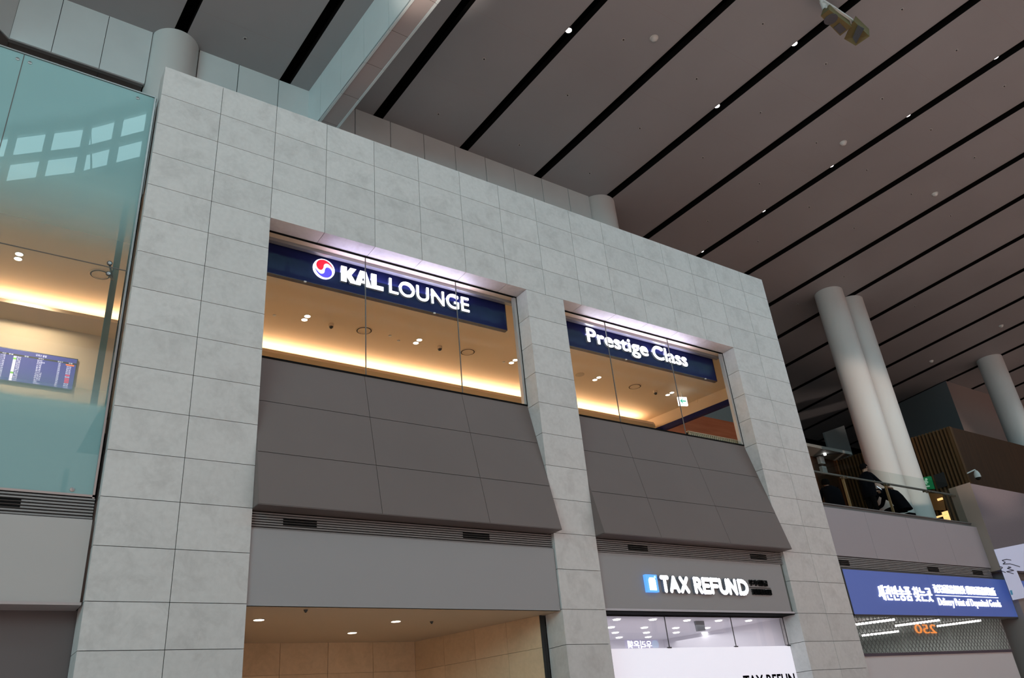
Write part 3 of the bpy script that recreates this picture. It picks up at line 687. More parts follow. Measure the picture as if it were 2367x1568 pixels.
# round red and blue emblem
ec = Vector((2.940, yl, 9.062)); R_ = .189
m = MB(); m.cyl(ec + Vector((0, 0, 0)), ec + Vector((0, -.03, 0)), R_, 56, 0)
em = m.build('emblem', [WHITE_L], t)
red = [(-.1419, .0414), (-.1381, .0809), (-.1196, .1194), (-.0863, .1512), (-.0428, .1696), (.0062, .173), (.0558, .1597), (.1008, .1284), (.1311, .0928), (.1515, .0544), (.162, .0187), (.1387, .0507), (.1115, .0816), (.0814, .1062), (.0517, .1141), (.0223, .1056), (.0031, .0868), (-.0081, .0614), (-.0086, .036), (-.0147, .0046), (-.0288, -.0225), (-.0527, -.0424), (-.0818, -.043), (-.1112, -.0263), (-.1313, .004)]
def smooth_poly(p, n=2):
    for _ in range(n):
        q_ = []
        for i in range(len(p)):
            a, b = p[i], p[(i + 1) % len(p)]; q_ += [(a[0] * .75 + b[0] * .25, a[1] * .75 + b[1] * .25), (a[0] * .25 + b[0] * .75, a[1] * .25 + b[1] * .75)]
        p = q_
    return p
rs = smooth_poly(red, 1)
m = MB(); m.extrude([ec + Vector((a, -.0305, b)) for a, b in rs], (0, -.004, 0)); m.build('red_swirl', RED_L, em)
m = MB(); m.extrude([ec + Vector((-a, -.0305, -b)) for a, b in rs], (0, -.004, 0)); m.build('blue_swirl', BLUE_L, em)
t = sign('lounge_sign', 8.05, 12.52, 'navy lit sign with white lettering only in the right lounge window', [onY(1447, 832, .62).x, onY(1630, 874, .62).x])
text_on_wall('letters', 'Prestige', 8.645, 10.37, 8.815, 9.25, yl, .045, [WHITE_L, LSIDE], t, 0, 1.0, fat=.022)
text_on_wall('letters', 'Class', 10.505, 11.575, 8.905, 9.25, yl, .045, [WHITE_L, LSIDE], t, 0, 1.0, fat=.022)
for x0, x1 in ((3.0, 5.8), (8.6, 11.6)):       # added lamps boost the letters' violet glow on the soffit
    area('letter_glow_fill', ((x0 + x1) / 2, .55, 9.05), ((x0 + x1) / 2, .25, 9.6), x1 - x0, .2, 20.0, (.66, .60, 1.0), 0.0)

# ================================================================ LEFT GLASS WALL
wg = D.objects.new('window_3', None); COL.objects.link(wg); wg.location = (-1, .13, 4.74); struct(wg, 'teal filmed glass wall at the left edge')
zs_ = [4.74, 7.897, 11.075]
for a, b in ((-1.822, -.068), (-3.58, -1.832), (-5.4, -3.59)):
    for z0, z1 in zip(zs_[:-1], zs_[1:]):
        m = MB(); m.quad((a, .13, z0 + .004), (b, .13, z0 + .004), (b, .13, z1 - .004), (a, .13, z1 - .004)); m.build('glass_pane', FILM, wg)
m = MB(); m.box(-5.4, -.068, .127, .14, 7.892, 7.902); m.box(-1.832, -1.822, .127, .14, 4.74, 11.07); m.build('silicone_joint', mat('silicone'), wg)
m = MB(); m.box(-.07, -.045, .115, .16, 4.70, 11.08); m.box(-7, -.045, .115, .16, 11.075, 11.095); m.box(-7, -.045, .115, .16, 4.715, 4.742); m.build('edge_frame', STEEL, wg)
m = MB()
for x, z_ in ((-1.892, 10.95), (-1.74, 10.955), (-.30, 10.96), (-.293, 4.79)):
    m.lathe((x, .13, z_), (0, -1, 0), [(.026, 0), (.026, .008), (.016, .010), (.001, .012)], 18)
m.build('disc_fitting', STEEL, wg, True)
m = MB()
for q_ in ((253, 609.5), (250.5, 633.5)):
    p = onY(q_[0], q_[1], .13); m.lathe((p.x, .13, p.z), (0, -1, 0), [(.034, 0), (.034, .016), (.022, .018), (.001, .02)], 20, [0, 0, 1])
    m.cyl((p.x, .13, p.z), (-.20, .42, 7.88), .014, 10)
m.build('spider_fitting', [DKMET, STEEL], wg, True)
fl = onV(264, 500, (-.20, .4), (-.20, .8))
t = thing('glass_fin', 'upright teal glass fin standing behind the glass wall', 'fin', (-.2, .6, 5.9))
m = MB(); m.extrude([(-.222, .45, 5.85), (-.132, .55, 5.85), (-.126, .54, 5.85), (-.216, .44, 5.85)], (0, 0, 3.4)); m.build('fin_pane', mat('teal_fin', raw=(.15, .27, .27), rough=.2), t)
# slab edge behind the lower film and a dark void above the lounge ceiling
struct(MB().box(-7, -.02, .3, .36, 4.7, 5.86).build('trim_2', mat('slab_edge', raw=(.16, .23, .24), rough=.7)))
struct(MB().box(-7, 14.3, .5, 6.0, 9.4, 9.5).build('trim_3', mat('void_floor', raw=(.3, .3, .3))))
struct(MB().box(-7, 0, .36, .40, 9.34, 11.2).build('trim_4', mat('void_lining', raw=(.30, .36, .36))))

# departures screen on the lounge wall
SY = 4.40
scl = lambda u, v: onY(u, v, SY)
t = thing('departures_screen', 'blue departures board screen hanging on the wall behind the teal glass', 'screen', (-.67, SY, 7.85))
MB().box(-1.30, -.085, SY, SY + .045, 7.87, 8.48).build('bezel', DKMET, t)
m = MB(); m.box(-1.285, -.10, SY - .004, SY, 7.885, 8.465); m.build('display', mat('screen_blue', (40, 42, 120), emit=(70, 72, 150), es=.75), t)
SW_ = mat('screen_white', (230, 230, 250), emit=(225, 225, 250), es=.9)
def stxt(body, x0, x1, z0, z1, mt=SW_): return text_on_wall('screen_text', body, x0, x1, z0, z1, SY - .005, .002, mt, t, 0)
stxt('국제선 출발', -.74, -.57, 8.405, 8.447)
MB().box(-1.285, -.10, SY - .006, SY - .004, 8.355, 8.385).build('header_band', mat('screen_dark', raw=(.03, .03, .03)), t)
for xa, xb, tx in ((-1.23, -1.17, '시간'), (-1.13, -1.07, '변경'), (-.90, -.84, '편명'), (-.69, -.61, '목적지'), (-.39, -.31, '탑승구'), (-.22, -.16, '현황')): stxt(tx, xa, xb, 8.358, 8.383)
dest = ['런던', '호놀룰루', '파리', '뉴욕', '방콕', '도쿄', '로마', '시드니', '하노이', '밴쿠버', '마닐라', '오사카', '괌', '상하이']
m = MB(); mg = MB(); mr_ = MB()
for k in range(14):
    zt = 8.345 - .033 * k
    stxt('1%d:%02d' % (1 + k // 6, (k * 7 + 5) % 60), -1.24, -1.175, zt - .024, zt)
    (mg if k in (1, 9) else m).box(-1.055, -1.01, SY - .006, SY - .004, zt - .028, zt + .002)
    stxt('%d%d%d' % (9 - k % 4, k % 7, (k * 3) % 10), -1.0, -.945, zt - .024, zt)
    stxt(dest[k], -.70, -.70 + .022 * len(dest[k]) + .03, zt - .025, zt + .001)
    stxt('%d' % (231 + k * 3), -.375, -.34, zt - .024, zt)
    if k in (6, 8, 9, 10): mr_.box(-.24, -.17, SY - .006, SY - .004, zt - .026, zt)
    elif k: stxt('탑승중' if k % 3 else '탑승', -.24, -.17, zt - .024, zt)
m.build('airline_tiles', SW_, t); mg.build('green_tiles', mat('screen_green', (120, 190, 60), emit=(120, 190, 60), es=.8), t); mr_.build('red_status', mat('screen_red', (200, 60, 100), emit=(200, 60, 100), es=.8), t)
MB().box(-.26, -.13, SY - .006, SY - .004, 8.322, 8.348).build('orange_status', mat('screen_orange', (220, 110, 40), emit=(220, 110, 40), es=.9), t)

# ================================================================ BAY 1 NICHE
NZ = 3.487
struct(MB().quad((1.7, .03, NZ), (6.80, .03, NZ), (6.80, 3.3, NZ), (1.7, 3.3, NZ)).build('ceiling_niche', mat('niche_ceiling', raw=(.42, .34, .25), rough=.6)), 'brown ceiling of the warm niche')
m = MB(); xs = [5.822 - .8155 * k for k in range(6)]
nzr = [NZ, 3.004, 2.43, 1.85, 1.27, .69, 0]
for k in range(5):
    for a, b in zip(nzr[:-1], nzr[1:]): m.box(xs[k + 1] + .003, xs[k] - .003, 3.15, 3.2, b + .003, a)
m.box(1.7, 5.83, 3.17, 3.25, 0, NZ, 1)
struct(m.build('wall_niche_back', [STONE2, JOINT]), 'warm stone back wall of the niche')
m = MB(); a, b = Vector((6.63, .47, 0)), Vector((5.82, 3.15, 0)); n_ = 4
for k in range(n_):
    p, q2 = a.lerp(b, k / n_), a.lerp(b, (k + 1) / n_); d = (b - a).normalized() * .003
    for z1, z0 in zip(nzr[:-1], nzr[1:]):
        m.extrude([(p.x + d.x, p.y + d.y, z0 + .004), (q2.x - d.x, q2.y - d.y, z0 + .004), (q2.x - d.x + .05, q2.y, z0 + .004), (p.x + .05, p.y, z0 + .004)], (0, 0, z1 - z0 - .004))
m.extrude([(a.x + .02, a.y, 0), (b.x + .02, b.y, 0), (b.x + .1, b.y, 0), (a.x + .1, a.y, 0)], (0, 0, NZ), 1)
m.box(6.62, 6.66, .452, .47, 0, NZ, 1)
struct(m.build('wall_niche_right', [STONE2, JOINT]), 'slanted stone side wall of the niche')
struct(MB().box(1.65, 1.78, .03, 3.2, 0, NZ).build('wall_niche_left', STONE2))
first = None
for x, y, lab in ((2.296, 1.01, 'leftmost oval glowing downlight in the niche ceiling'), (4.388, 1.07, 'rightmost oval glowing downlight in the niche ceiling'), (4.157, 2.12, 'rear oval glowing downlight in the niche ceiling')):
    if first is None:
        first = thing('niche_downlight', lab, 'downlight', (x, y, NZ), 'three downlights of the niche')
        m = MB(); m.lathe((x, y, NZ), (0, 0, -1), [(.085, 0), (.085, .004), (.07, .006)], 24); m.build('bezel', mat('brown_bezel', raw=(.30, .24, .18)), first)
        m = MB(); m.cyl((x, y, NZ - .008), (x, y, NZ), .07, 24); m.build('lamp', WARML, first)
    else: copy_tree(first, (x, y, NZ), lab)
    spot('niche_lamp', (x, y, NZ - .03), (x, y, 0), 105, (1, .80, .56), 130, .9, .05)
first = None
for x, y, lab in ((2.657, .25, 'dark sprinkler head near the front of the niche ceiling'), (4.999, 1.07, 'dark sprinkler head near the right end of the niche ceiling')):
    if first is None:
        first = thing('niche_sprinkler', lab, 'sprinkler', (x, y, NZ), 'sprinklers of the niche'); m = MB(); m.lathe((x, y, NZ), (0, 0, -1), [(.03, 0), (.025, .012), (.01, .035)], 12); m.build('head', DKMET, first)
    else: copy_tree(first, (x, y, NZ), lab)

# ================================================================ TAX REFUND SHOP
t = thing('shop_lettering', 'lit white TAX REFUND lettering on the grey panel', 'lettering', (10.2, .05, 3.8))
LS2 = mat('letter_return', raw=(.22, .22, .26), rough=.5)
def arc(cx, cz, rx, rz_, a0, a1, n=8): return [(cx + rx * math.cos(math.radians(a0 + (a1 - a0) * i / n)), cz + rz_ * math.sin(math.radians(a0 + (a1 - a0) * i / n))) for i in range(n + 1)]
STROKES = dict(T=[[(0, 1), (1, 1)], [(.5, 1), (.5, 0)]], A=[[(0, 0), (.5, 1), (1, 0)], [(.22, .3), (.78, .3)]], X=[[(0, 1), (1, 0)], [(0, 0), (1, 1)]],
    R=[[(0, 0), (0, 1), (.5, 1)] + arc(.5, .75, .42, .25, 90, -90) + [(0, .5)], [(.5, .5), (1, 0)]], E=[[(1, 1), (0, 1), (0, 0), (1, 0)], [(0, .5), (.85, .5)]],
    F=[[(1, 1), (0, 1), (0, 0)], [(0, .5), (.85, .5)]], U=[[(0, 1), (0, .35)] + arc(.5, .35, .5, .35, 180, 360) + [(1, 1)]], N=[[(0, 0), (0, 1), (1, 0), (1, 1)]],
    D=[[(0, 0), (0, 1), (.4, 1)] + arc(.4, .5, .6, .5, 90, -90) + [(0, 0)]])
def stroke_letter(ch, x0, x1, z0, z1, y, dp, th, mats, parent):
    m = MB(); h = th / 2
    P_ = lambda u, v: Vector((x0 + h + u * (x1 - x0 - th), 0, z0 + h + v * (z1 - z0 - th)))
    for st_ in STROKES[ch]:
        for a, b in zip(st_[:-1], st_[1:]):
            a, b = P_(*a), P_(*b); d = (b - a); ang = math.atan2(d.z, d.x); out = []
            for i in range(9): out.append(b + Vector((h * math.cos(ang - math.pi / 2 + math.pi * i / 8), 0, h * math.sin(ang - math.pi / 2 + math.pi * i / 8))))
            for i in range(9): out.append(a + Vector((h * math.cos(ang + math.pi / 2 + math.pi * i / 8), 0, h * math.sin(ang + math.pi / 2 + math.pi * i / 8))))
            m.extrude([(p.x, y - dp, p.z) for p in out], (0, dp, 0), 0, 1)
    return m.build('letter_' + ch.lower(), mats, parent)
tz = lambda u, v: onY(1450 + u * .169, 1290 + v * .169, 0)
z_t, z_b = tz(437, 236).z, tz(530, 480).z
for ch, p0, p1 in (('T', (437, 245), (560, 250)), ('A', (592, 475), (735, 485)), ('X', (738, 480), (866, 490)), ('R', (932, 490), (1045, 497)), ('E', (1048, 495), (1166, 500)), ('F', (1160, 500), (1242, 285)), ('U', (1232, 275), (1362, 295)), ('N', (1402, 510), (1524, 515)), ('D', (1540, 515), (1654, 400))):
    stroke_letter(ch, tz(*p0).x, tz(*p1).x, z_b, z_t, .06, .06, .076, [WHITE_L, LS2], t)
t = thing('shop_logo', 'lit light blue square logo left of the TAX REFUND letters', 'logo', (8.83, .03, 3.82))
m = MB(); lg0, lg1 = tz(245, 225), tz(440, 470); m.box(lg0.x, lg1.x, .0, .06, lg1.z, lg0.z); m.build('light_box', mat('logo_blue', (80, 150, 240), emit=(95, 160, 245), es=1.0), t)
lf = lambda u, v: (lg0.x + (lg1.x - lg0.x) * u, -.002, lg1.z + (lg0.z - lg1.z) * v)
m = MB(); m.extrude([lf(*q_) for q_ in ((.2, .1), (.8, .1), (.8, .68), (.7, .82), (.3, .82), (.2, .68))], (0, -.004, 0)); m.build('bag_mark', WHITE_L, t)
m = MB(); m.cyl(lf(.8, .86), Vector(lf(.8, .86)) + Vector((0, -.005, 0)), .022, 16); m.build('dot_mark', mat('logo_pale', (190, 225, 255), emit=(180, 215, 255), es=1.0), t)
t = thing('shop_subtitle', 'small black Korean and Chinese lettering right of TAX REFUND', 'lettering', (11.65, .05, 3.83))
BL = mat('black_letter', raw=(.012, .012, .012), rough=.4)
text_on_wall('upper_line', '부가세환급', 11.37, 11.90, 4.0, 4.115, .06, .035, BL, t, 0, fat=.018)
MB().box(11.36, 11.98, .045, .06, 3.965, 3.975).build('rule', BL, t)
text_on_wall('lower_line', '退税/還付金受付', 11.40, 11.965, 3.835, 3.945, .06, .035, BL, t, 0, fat=.018)
SZ = 3.47
shw = mat('shop_white', raw=(.72, .72, .76), rough=.6)
struct(MB().quad((7.5, .36, SZ), (12.9, .36, SZ), (12.9, 3.4, SZ), (7.5, 3.4, SZ)).build('ceiling_shop', shw))
struct(MB().box(7.4, 13.0, 3.1, 3.2, 0, SZ).build('wall_shop_back', shw))
struct(MB().box(7.45, 7.6, .36, 3.2, 0, SZ).build('wall_shop_left', shw)); 
m = MB(); m.extrude([(12.56, .46, 0), (11.9, 3.1, 0), (12.0, 3.1, 0), (12.66, .46, 0)], (0, 0, SZ)); struct(m.build('wall_shop_right', shw))
m = MB(); m.box(7.63, 12.55, .345, .36, 0, 2.95); tag(m.build('frosted_glazing', mat('backlit_frost', (240, 238, 248), rough=.3, emit=(238, 234, 246), es=.50)), 'backlit white lower glazing of the refund shopfront', 'glazing')  # own emission stands in for shop light coming through the frost
text_on_wall('glazing_text', 'TAX REFUN', 11.0, 12.47, 2.24, 2.455, .343, .003, mat('dark_text', raw=(.03, .025, .05)), None, 0, fat=.02)
tag(D.objects['glazing_text'], 'dark lettering low on the white shopfront glazing', 'lettering')
t = thing('upper_glazing', 'clear upper glass of the refund shopfront with clamped joints', 'glazing', (10, .35, 2.95))
for a, b in ((7.63, 9.265), (9.275, 10.985), (10.995, 12.55)): MB().quad((a, .35, 2.955), (b, .35, 2.955), (b, .35, 3.50), (a, .35, 3.50)).build('glass_pane', glass_mat('shop_glass', (.97, .97, .98), 1.0) if 'shop_glass' not in MATS else MATS['shop_glass'], t)
m = MB()
for x in (9.27, 10.99, 12.52): m.box(x - .006, x + .006, .34, .352, 2.96, 3.50)
m.build('joint', DKMET, t); m = MB()
for x in (9.27, 10.99, 12.52): m.box(x - .045, x + .045, .335, .365, 2.945, 2.965)
m.build('clamp', DKMET, t)
first = None
for k, (u, v) in enumerate(((1425.5, 1433), (1509, 1433), (1588, 1435), (1661, 1435.5), (1730.5, 1435.5), (1795.7, 1436), (1412.5, 1451), (1489.6, 1451.6), (1562, 1452.5), (1633.8, 1452.4), (1696.7, 1452.5), (1422.2, 1463.2), (1494.4, 1463.2), (1563.2, 1463), (1628.4, 1463), (1431, 1474.4), (1498.7, 1473.3))):
    p = onZ(u, v, SZ - .005); row = 0 if k < 6 else 1 if k < 11 else 2 if k < 15 else 3; col = k - (0, 6, 11, 15)[row]
    lab = 'round shop downlight, %s from the left in the %s row from the top' % (ORD[col], ORD[row])
    if first is None:
        first = thing('shop_downlight', lab, 'downlight', p, 'downlights of the refund shop ceiling')
        m = MB(); m.cyl(p - Vector((0, 0, .008)), p, .062, 22); m.build('lamp', SPOTM, first)
        m = MB(); m.lathe(p, (0, 0, -1), [(.075, 0), (.075, .004), (.062, .006)], 22); m.build('bezel', WHITEP, first)
    else: copy_tree(first, p, lab)
area('shop_lamps', (10, 1.7, 3.4), (10, 1.7, 0), 4.4, 2.2, 34, (1, .97, .98))
p = onZ(1616, 1430, SZ)
t = thing('hanging_monitor', 'dark screen hanging from the refund shop ceiling', 'monitor', (p.x, .75, 3.2))
qd = [onY(1606, 1431, .75), onY(1626, 1430, .75), onY(1631, 1458, .75), onY(1613, 1460, .75)]
m = MB(); m.extrude(qd, (0, .04, 0)); m.build('screen', mat('monitor_grey', raw=(.10, .12, .14), rough=.25), t)
m = MB(); cx = (qd[0].x + qd[1].x) / 2; m.box(cx - .08, cx + .08, .74, .80, qd[0].z, SZ); m.build('mount', mat('mount_grey', raw=(.3, .3, .3)), t)

# ================================================================ BLUE SIGN, SHUTTER
t = thing('blue_sign', 'long blue lit sign in Korean, Chinese and English at right', 'sign', (17.9, .0, 3.49))
BS = mat('sign_blue', raw=(.05, .09, .30), rough=.25, emit=(74, 96, 165), es=.46)
for a, b in ((14.43, 17.708), (17.714, 21.46)): MB().box(a, b, -.01, .05, 3.50, 4.425).build('face_panel', BS, t)
m = MB(); m.box(14.40, 14.432, -.005, .05, 3.48, 4.445); m.box(14.4, 21.05, -.003, .05, 4.425, 4.447); m.box(14.4, 21.46, -.005, .06, 3.46, 3.502); m.build('frame', DKMET, t)
SWT = mat('sign_letter', (255, 255, 255), emit=(250, 246, 255), es=1.5)
ys_ = -.01
text_on_wall('korean_text', '세관반송품 찾는곳', 15.50, 17.66, 3.80, 4.125, ys_, .02, SWT, t, 0, fat=.016)
text_on_wall('chinese_text', '海关返送品领取处 税関返送品受取所', 17.82, 20.70, 4.005, 4.205, ys_, .02, SWT, t, 0, fat=.008)
MB().box(17.82, 20.75, ys_ - .02, ys_, 3.948, 3.962).build('rule', SWT, t)
text_on_wall('english_text', 'Delivery Point of Deposited Goods', 17.85, 20.76, 3.675, 3.90, ys_, .02, SWT, t, 0)
# shop behind the lattice shutter
grn = mat('shutter_room', raw=(.40, .43, .41), rough=.6)
struct(MB().quad((14.3, .1, 3.5), (22, .1, 3.5), (22, 5, 3.5), (14.3, 5, 3.5)).build('ceiling_store', grn))
struct(MB().box(14.3, 23, 4.5, 4.6, 0, 3.5).build('wall_store_back', grn)); struct(MB().box(14.39, 14.45, .46, 4.6, 0, 3.5).build('wall_store_left', grn)); struct(MB().box(20.85, 20.95, .2, 4.6, 0, 3.5).build('wall_store_right', grn))
lab4 = ['front left strip lamp behind the lattice shutter', 'front middle strip lamp behind the lattice shutter', 'front right strip lamp behind the lattice shutter', 'rear strip lamp behind the lattice shutter']
for k, (a, b) in enumerate((((1978, 1444.5), (2069, 1432.5)), ((2069, 1447.5), (2173, 1434)), ((2166, 1448), (2267, 1435)), ((1992, 1470), (2077, 1460)))):
    pa_, pb_ = onZ(*a, 3.45), onZ(*b, 3.45)
    o = thing('strip_lamp', lab4[k], 'lamp', (pa_ + pb_) / 2, 'strip lamps of the shuttered shop')
    m = MB(); m.obox(pa_, pb_, .07, .04); m.build('tube', SPOTM, o); m = MB(); m.obox(pa_ + Vector((0, 0, .03)), pb_ + Vector((0, 0, .03)), .12, .02); m.build('tray', WHITEP, o)
area('store_lamps', (17.5, 2.4, 3.4), (17.5, 2.4, 0), 5, 3, 90, (.95, 1, .98))
MB().quad((14.45, .10, 2.75), (20.78, .10, 2.75), (20.78, .10, 3.46), (14.45, .10, 3.46)).build('store_glazing', MATS['shop_glass'])
tag(D.objects['store_glazing'], 'clear glass band under the blue sign in front of the lattice shutter', 'glazing')
t = thing('lattice_shutter', 'diamond lattice roller shutter under the blue sign', 'shutter', (17.6, .12, 2.7))
m = MB(); st = .14; x = 14.4 - .74
while x < 20.9:
    for sgn in (1, -1):
        xa, xb = (x, x + .74 * .9) if sgn > 0 else (x + .74 * .9, x)
        za, zb = 2.74, 3.49
        # clip to the opening
        pts = [(xa, za), (xb, zb)]
        if min(xa, xb) < 14.4 or max(xa, xb) > 20.78:
            lo, hi = 14.4, 20.78
            def at(xx): return za + (zb - za) * (xx - xa) / (xb - xa)
            c0, c1 = min(max(xa, lo), hi), min(max(xb, lo), hi)
            if abs(c0 - c1) < .03: continue
            pts = [(c0, at(c0)), (c1, at(c1))]
        m.obox((pts[0][0], .12, pts[0][1]), (pts[1][0], .12, pts[1][1]), .006, .010, up=(0, 1, 0))
    x += st
m.build('lattice', mat('lattice_steel', raw=(.12, .12, .12), rough=.4, metal=.5), t)
MB().box(14.4, 20.78, .10, .15, 2.69, 2.745).build('bottom_bar', mat('purple_bar', raw=(.06, .045, .07), rough=.4), t)
tag(MB().box(14.4, 20.78, .13, .17, 0, 2.69).build('lower_panel', mat('pale_panel', raw=(.60, .56, .57), rough=.5)), 'pale plain panel below the lattice shutter', 'panel')

# ================================================================ RIGHT: PIER, GRANITE, BANNER
tag(MB().box(21.48, 21.9, -.15, .5, 0, 4.63).build('stone_pier', mat('brown_pier', raw=(.22, .19, .18), rough=.4)), 'dark stone pier right of the blue sign', 'pier', kind='thing')
m = MB(); m.box(21.06, 40, -.20, .02, 4.63, 6.92, 0); m.box(21.055, 21.065, -.20, .40, 4.63, 6.95, 1)
tag(m.build('granite_parapet', [GRAN, mat('warm_side', raw=(.26, .22, .19), rough=.4)]), 'polished dark granite parapet at the right edge', 'parapet')
louvre(21.9, 30, .03, 4.44, 4.63, 6, [], 'dark louvre strip right of the white banner')
tag(MB().box(21.92, 29, .0, .05, 3.5, 4.43).build('blue_sign', BS), 'second blue sign cut off by the right picture edge', 'sign')
Yb = -.205
bo = [(2297, 1271), (2380, 1254.5), (2380, 1321.5), (2349, 1320), (2375, 1381.5), (2341, 1388)]
bpnts = [onY(u, v, Yb) for u, v in bo]
t = thing('white_banner', 'white banner with black handwriting beside the blue sign', 'banner', (bpnts[5].x + .3, Yb, bpnts[5].z))
m = MB(); m.extrude(bpnts, (0, -.01, 0)); m.build('sheet', mat('banner_white', raw=(.62, .66, .82), rough=.4, emit=(170, 180, 220), es=.22), t)  # faint glow put into the sheet; it is no lamp
hb = lambda u, v: onY(2237 + u * 130 / 927, 1200 + v * 130 / 927, Yb - .012)
m = MB()
for st_ in ([(715, 680), (640, 668), (565, 685), (620, 715), (580, 745), (700, 742), (860, 790)], [(665, 790), (715, 800), (650, 815), (760, 850), (640, 870), (755, 905)], [(520, 785), (575, 800), (545, 830)], [(560, 860), (625, 885)]):
    for a, b in zip(st_[:-1], st_[1:]): m.obox(hb(*a), hb(*b), .022, .004, up=(0, 1, 0))
m.build('handwriting', mat('ink', raw=(.06, .07, .12)), t)
m = MB(); m.extrude([hb(690, 1180), hb(725, 1175), hb(745, 1250), hb(715, 1255)], (0, -.004, 0)); m.build('blue_mark', mat('cyan_ink', raw=(.08, .35, .6)), t)

# ================================================================ RIGHT: BALUSTRADE, UPPER HALL
FZ = 5.80
struct(MB().box(XC1, 60, .08, 16, 5.6, FZ).build('floor_upper', mat('upper_floor', raw=(.22, .19, .17), rough=.4)))
t = thing('glass_balustrade', 'frameless glass balustrade with a steel handrail above the pale panel', 'balustrade', (17.7, .2, 5.8))
for a, b in ((14.39, 15.90), (15.91, 17.86), (17.87, 19.9), (19.91, 21.055)): MB().quad((a, .2, 5.83), (b, .2, 5.83), (b, .2, 7.01), (a, .2, 7.01)).build('glass_panel', RAILG, t)
m = MB(); m.box(14.39, 21.055, .15, .25, 5.79, 5.90); m.box(14.39, 21.055, .12, .26, 5.90, 5.925); m.build('base_channel', mat('channel_grey', raw=(.12, .12, .12), rough=.4), t)
m = MB(); m.cyl((14.39, .27, 6.72), (20.88, .27, 6.72), .026, 14); m.build('handrail', mat('rail_steel', raw=(.22, .22, .22), rough=.35, metal=.5), t, True)
for x in (15.9, 17.68, 19.5, 20.8):
    m = MB(); m.box(x - .10, x - .06, .2, .29, 6.66, 6.70); m.box(x + .06, x + .10, .2, .29, 6.66, 6.70); m.obox((x - .12, .25, 6.67), (x + .12, .25, 6.67), .02, .02); m.build('bracket', mat('bracket_wood', raw=(.18, .13, .09)), t)
for x in (15.9, 17.68):
    MB().box(x - .02, x + .02, .26, .31, 5.8, 6.67).build('post', mat('post_wood', raw=(.30, .19, .09), rough=.5), t)
# slatted timber block
NA, FA = Vector((28.96, 3.3, 0)), Vector((28.05, 7.72, 0)); TZ = 11.0
t = thing('timber_block', 'tall walnut timber block with slatted left side and plain front', 'timber cladding', (32, 3.3, FZ))
MB().box(NA.x, 46, 3.3, 3.4, FZ, TZ).build('front_cladding', WOODD, t)
d_ = (FA - NA); n_s = 34; sl = MB()
for k in range(n_s):
    p = NA + d_ * ((k + .15) / n_s); q2 = NA + d_ * ((k + .62) / n_s)
    sl.extrude([(p.x - .10, p.y, FZ), (q2.x - .10, q2.y, FZ), (q2.x + .04, q2.y, FZ), (p.x + .04, p.y, FZ)], (0, 0, TZ - FZ))
sl.build('slats', WOODL, t)
m = MB(); m.extrude([(NA.x + .03, NA.y + .05, FZ), (FA.x + .03, FA.y, FZ), (FA.x + .3, FA.y, FZ), (NA.x + .3, NA.y + .05, FZ)], (0, 0, TZ - FZ)); m.build('slat_backing', mat('dark_backing', raw=(.010, .006, .004), rough=.8), t)
m = MB(); m.box(NA.x - .10, NA.x + .06, 3.28, 3.42, FZ, TZ); m.build('corner_post', WOODL, t)
tag(MB().box(24.0, FA.x, 7.72, 7.8, FZ, TZ).build('timber_back_wall', WOODD), 'dark walnut wall at the back of the upper hall', 'timber wall')
sf = [onZ(1868, 1030, TZ), onZ(1972, 1052, TZ)]
m = MB(); m.box(24.3, FA.x - .02, sf[1].y, 7.75, TZ, TZ + .12)
tag(m.build('soffit_slab', mat('green_grey', raw=(.30, .32, .30), rough=.6)), 'grey soffit slab over the dark hall behind the balustrade', 'soffit')
pl = onZ(1907, 1051.5, TZ - .05)
o = thing('track_light', 'small lit lamp on a dark track under the grey soffit', 'lamp', pl)
m = MB(); m.cyl(pl - Vector((0, 0, .02)), pl + Vector((0, 0, .05)), .05, 16); m.build('lamp', mat('white_lamp'), o)
m = MB(); m.obox(onZ(1885, 1056, TZ - .01), onZ(1903, 1051, TZ - .01), .05, .03); m.obox(onZ(1903, 1052, TZ - .01), onZ(1942, 1048, TZ - .01), .05, .03); m.build('track', DKMET, o)
for (u, v, lab) in ((1899, 1064, 'upper small white box on the dark timber wall'), (1905, 1087, 'lower small white box on the dark timber wall')):
    p = onY(u, v, 7.62); o = thing('wall_speaker', lab, 'speaker', (p.x, 7.7, p.z - .16), 'white boxes on the timber wall'); MB().box(p.x - .14, p.x + .14, 7.58, 7.72, p.z - .15, p.z + .15).build('housing', WHITEP, o); MB().box(p.x - .11, p.x + .11, 7.575, 7.58, p.z - .12, p.z + .1).build('grille', mat('pale_grille', raw=(.45, .46, .46)), o)
pp = [onY(1905, 1000, 12), onY(1951, 984, 12)]; pp += [Vector((pp[1].x, 12, FZ)), Vector((pp[0].x, 12, FZ))]
m = MB(); m.extrude(pp, (0, .1, 0)); tag(m.build('grey_panel', mat('slate_panel')), 'grey wall panel in the dark space above the soffit', 'panel')
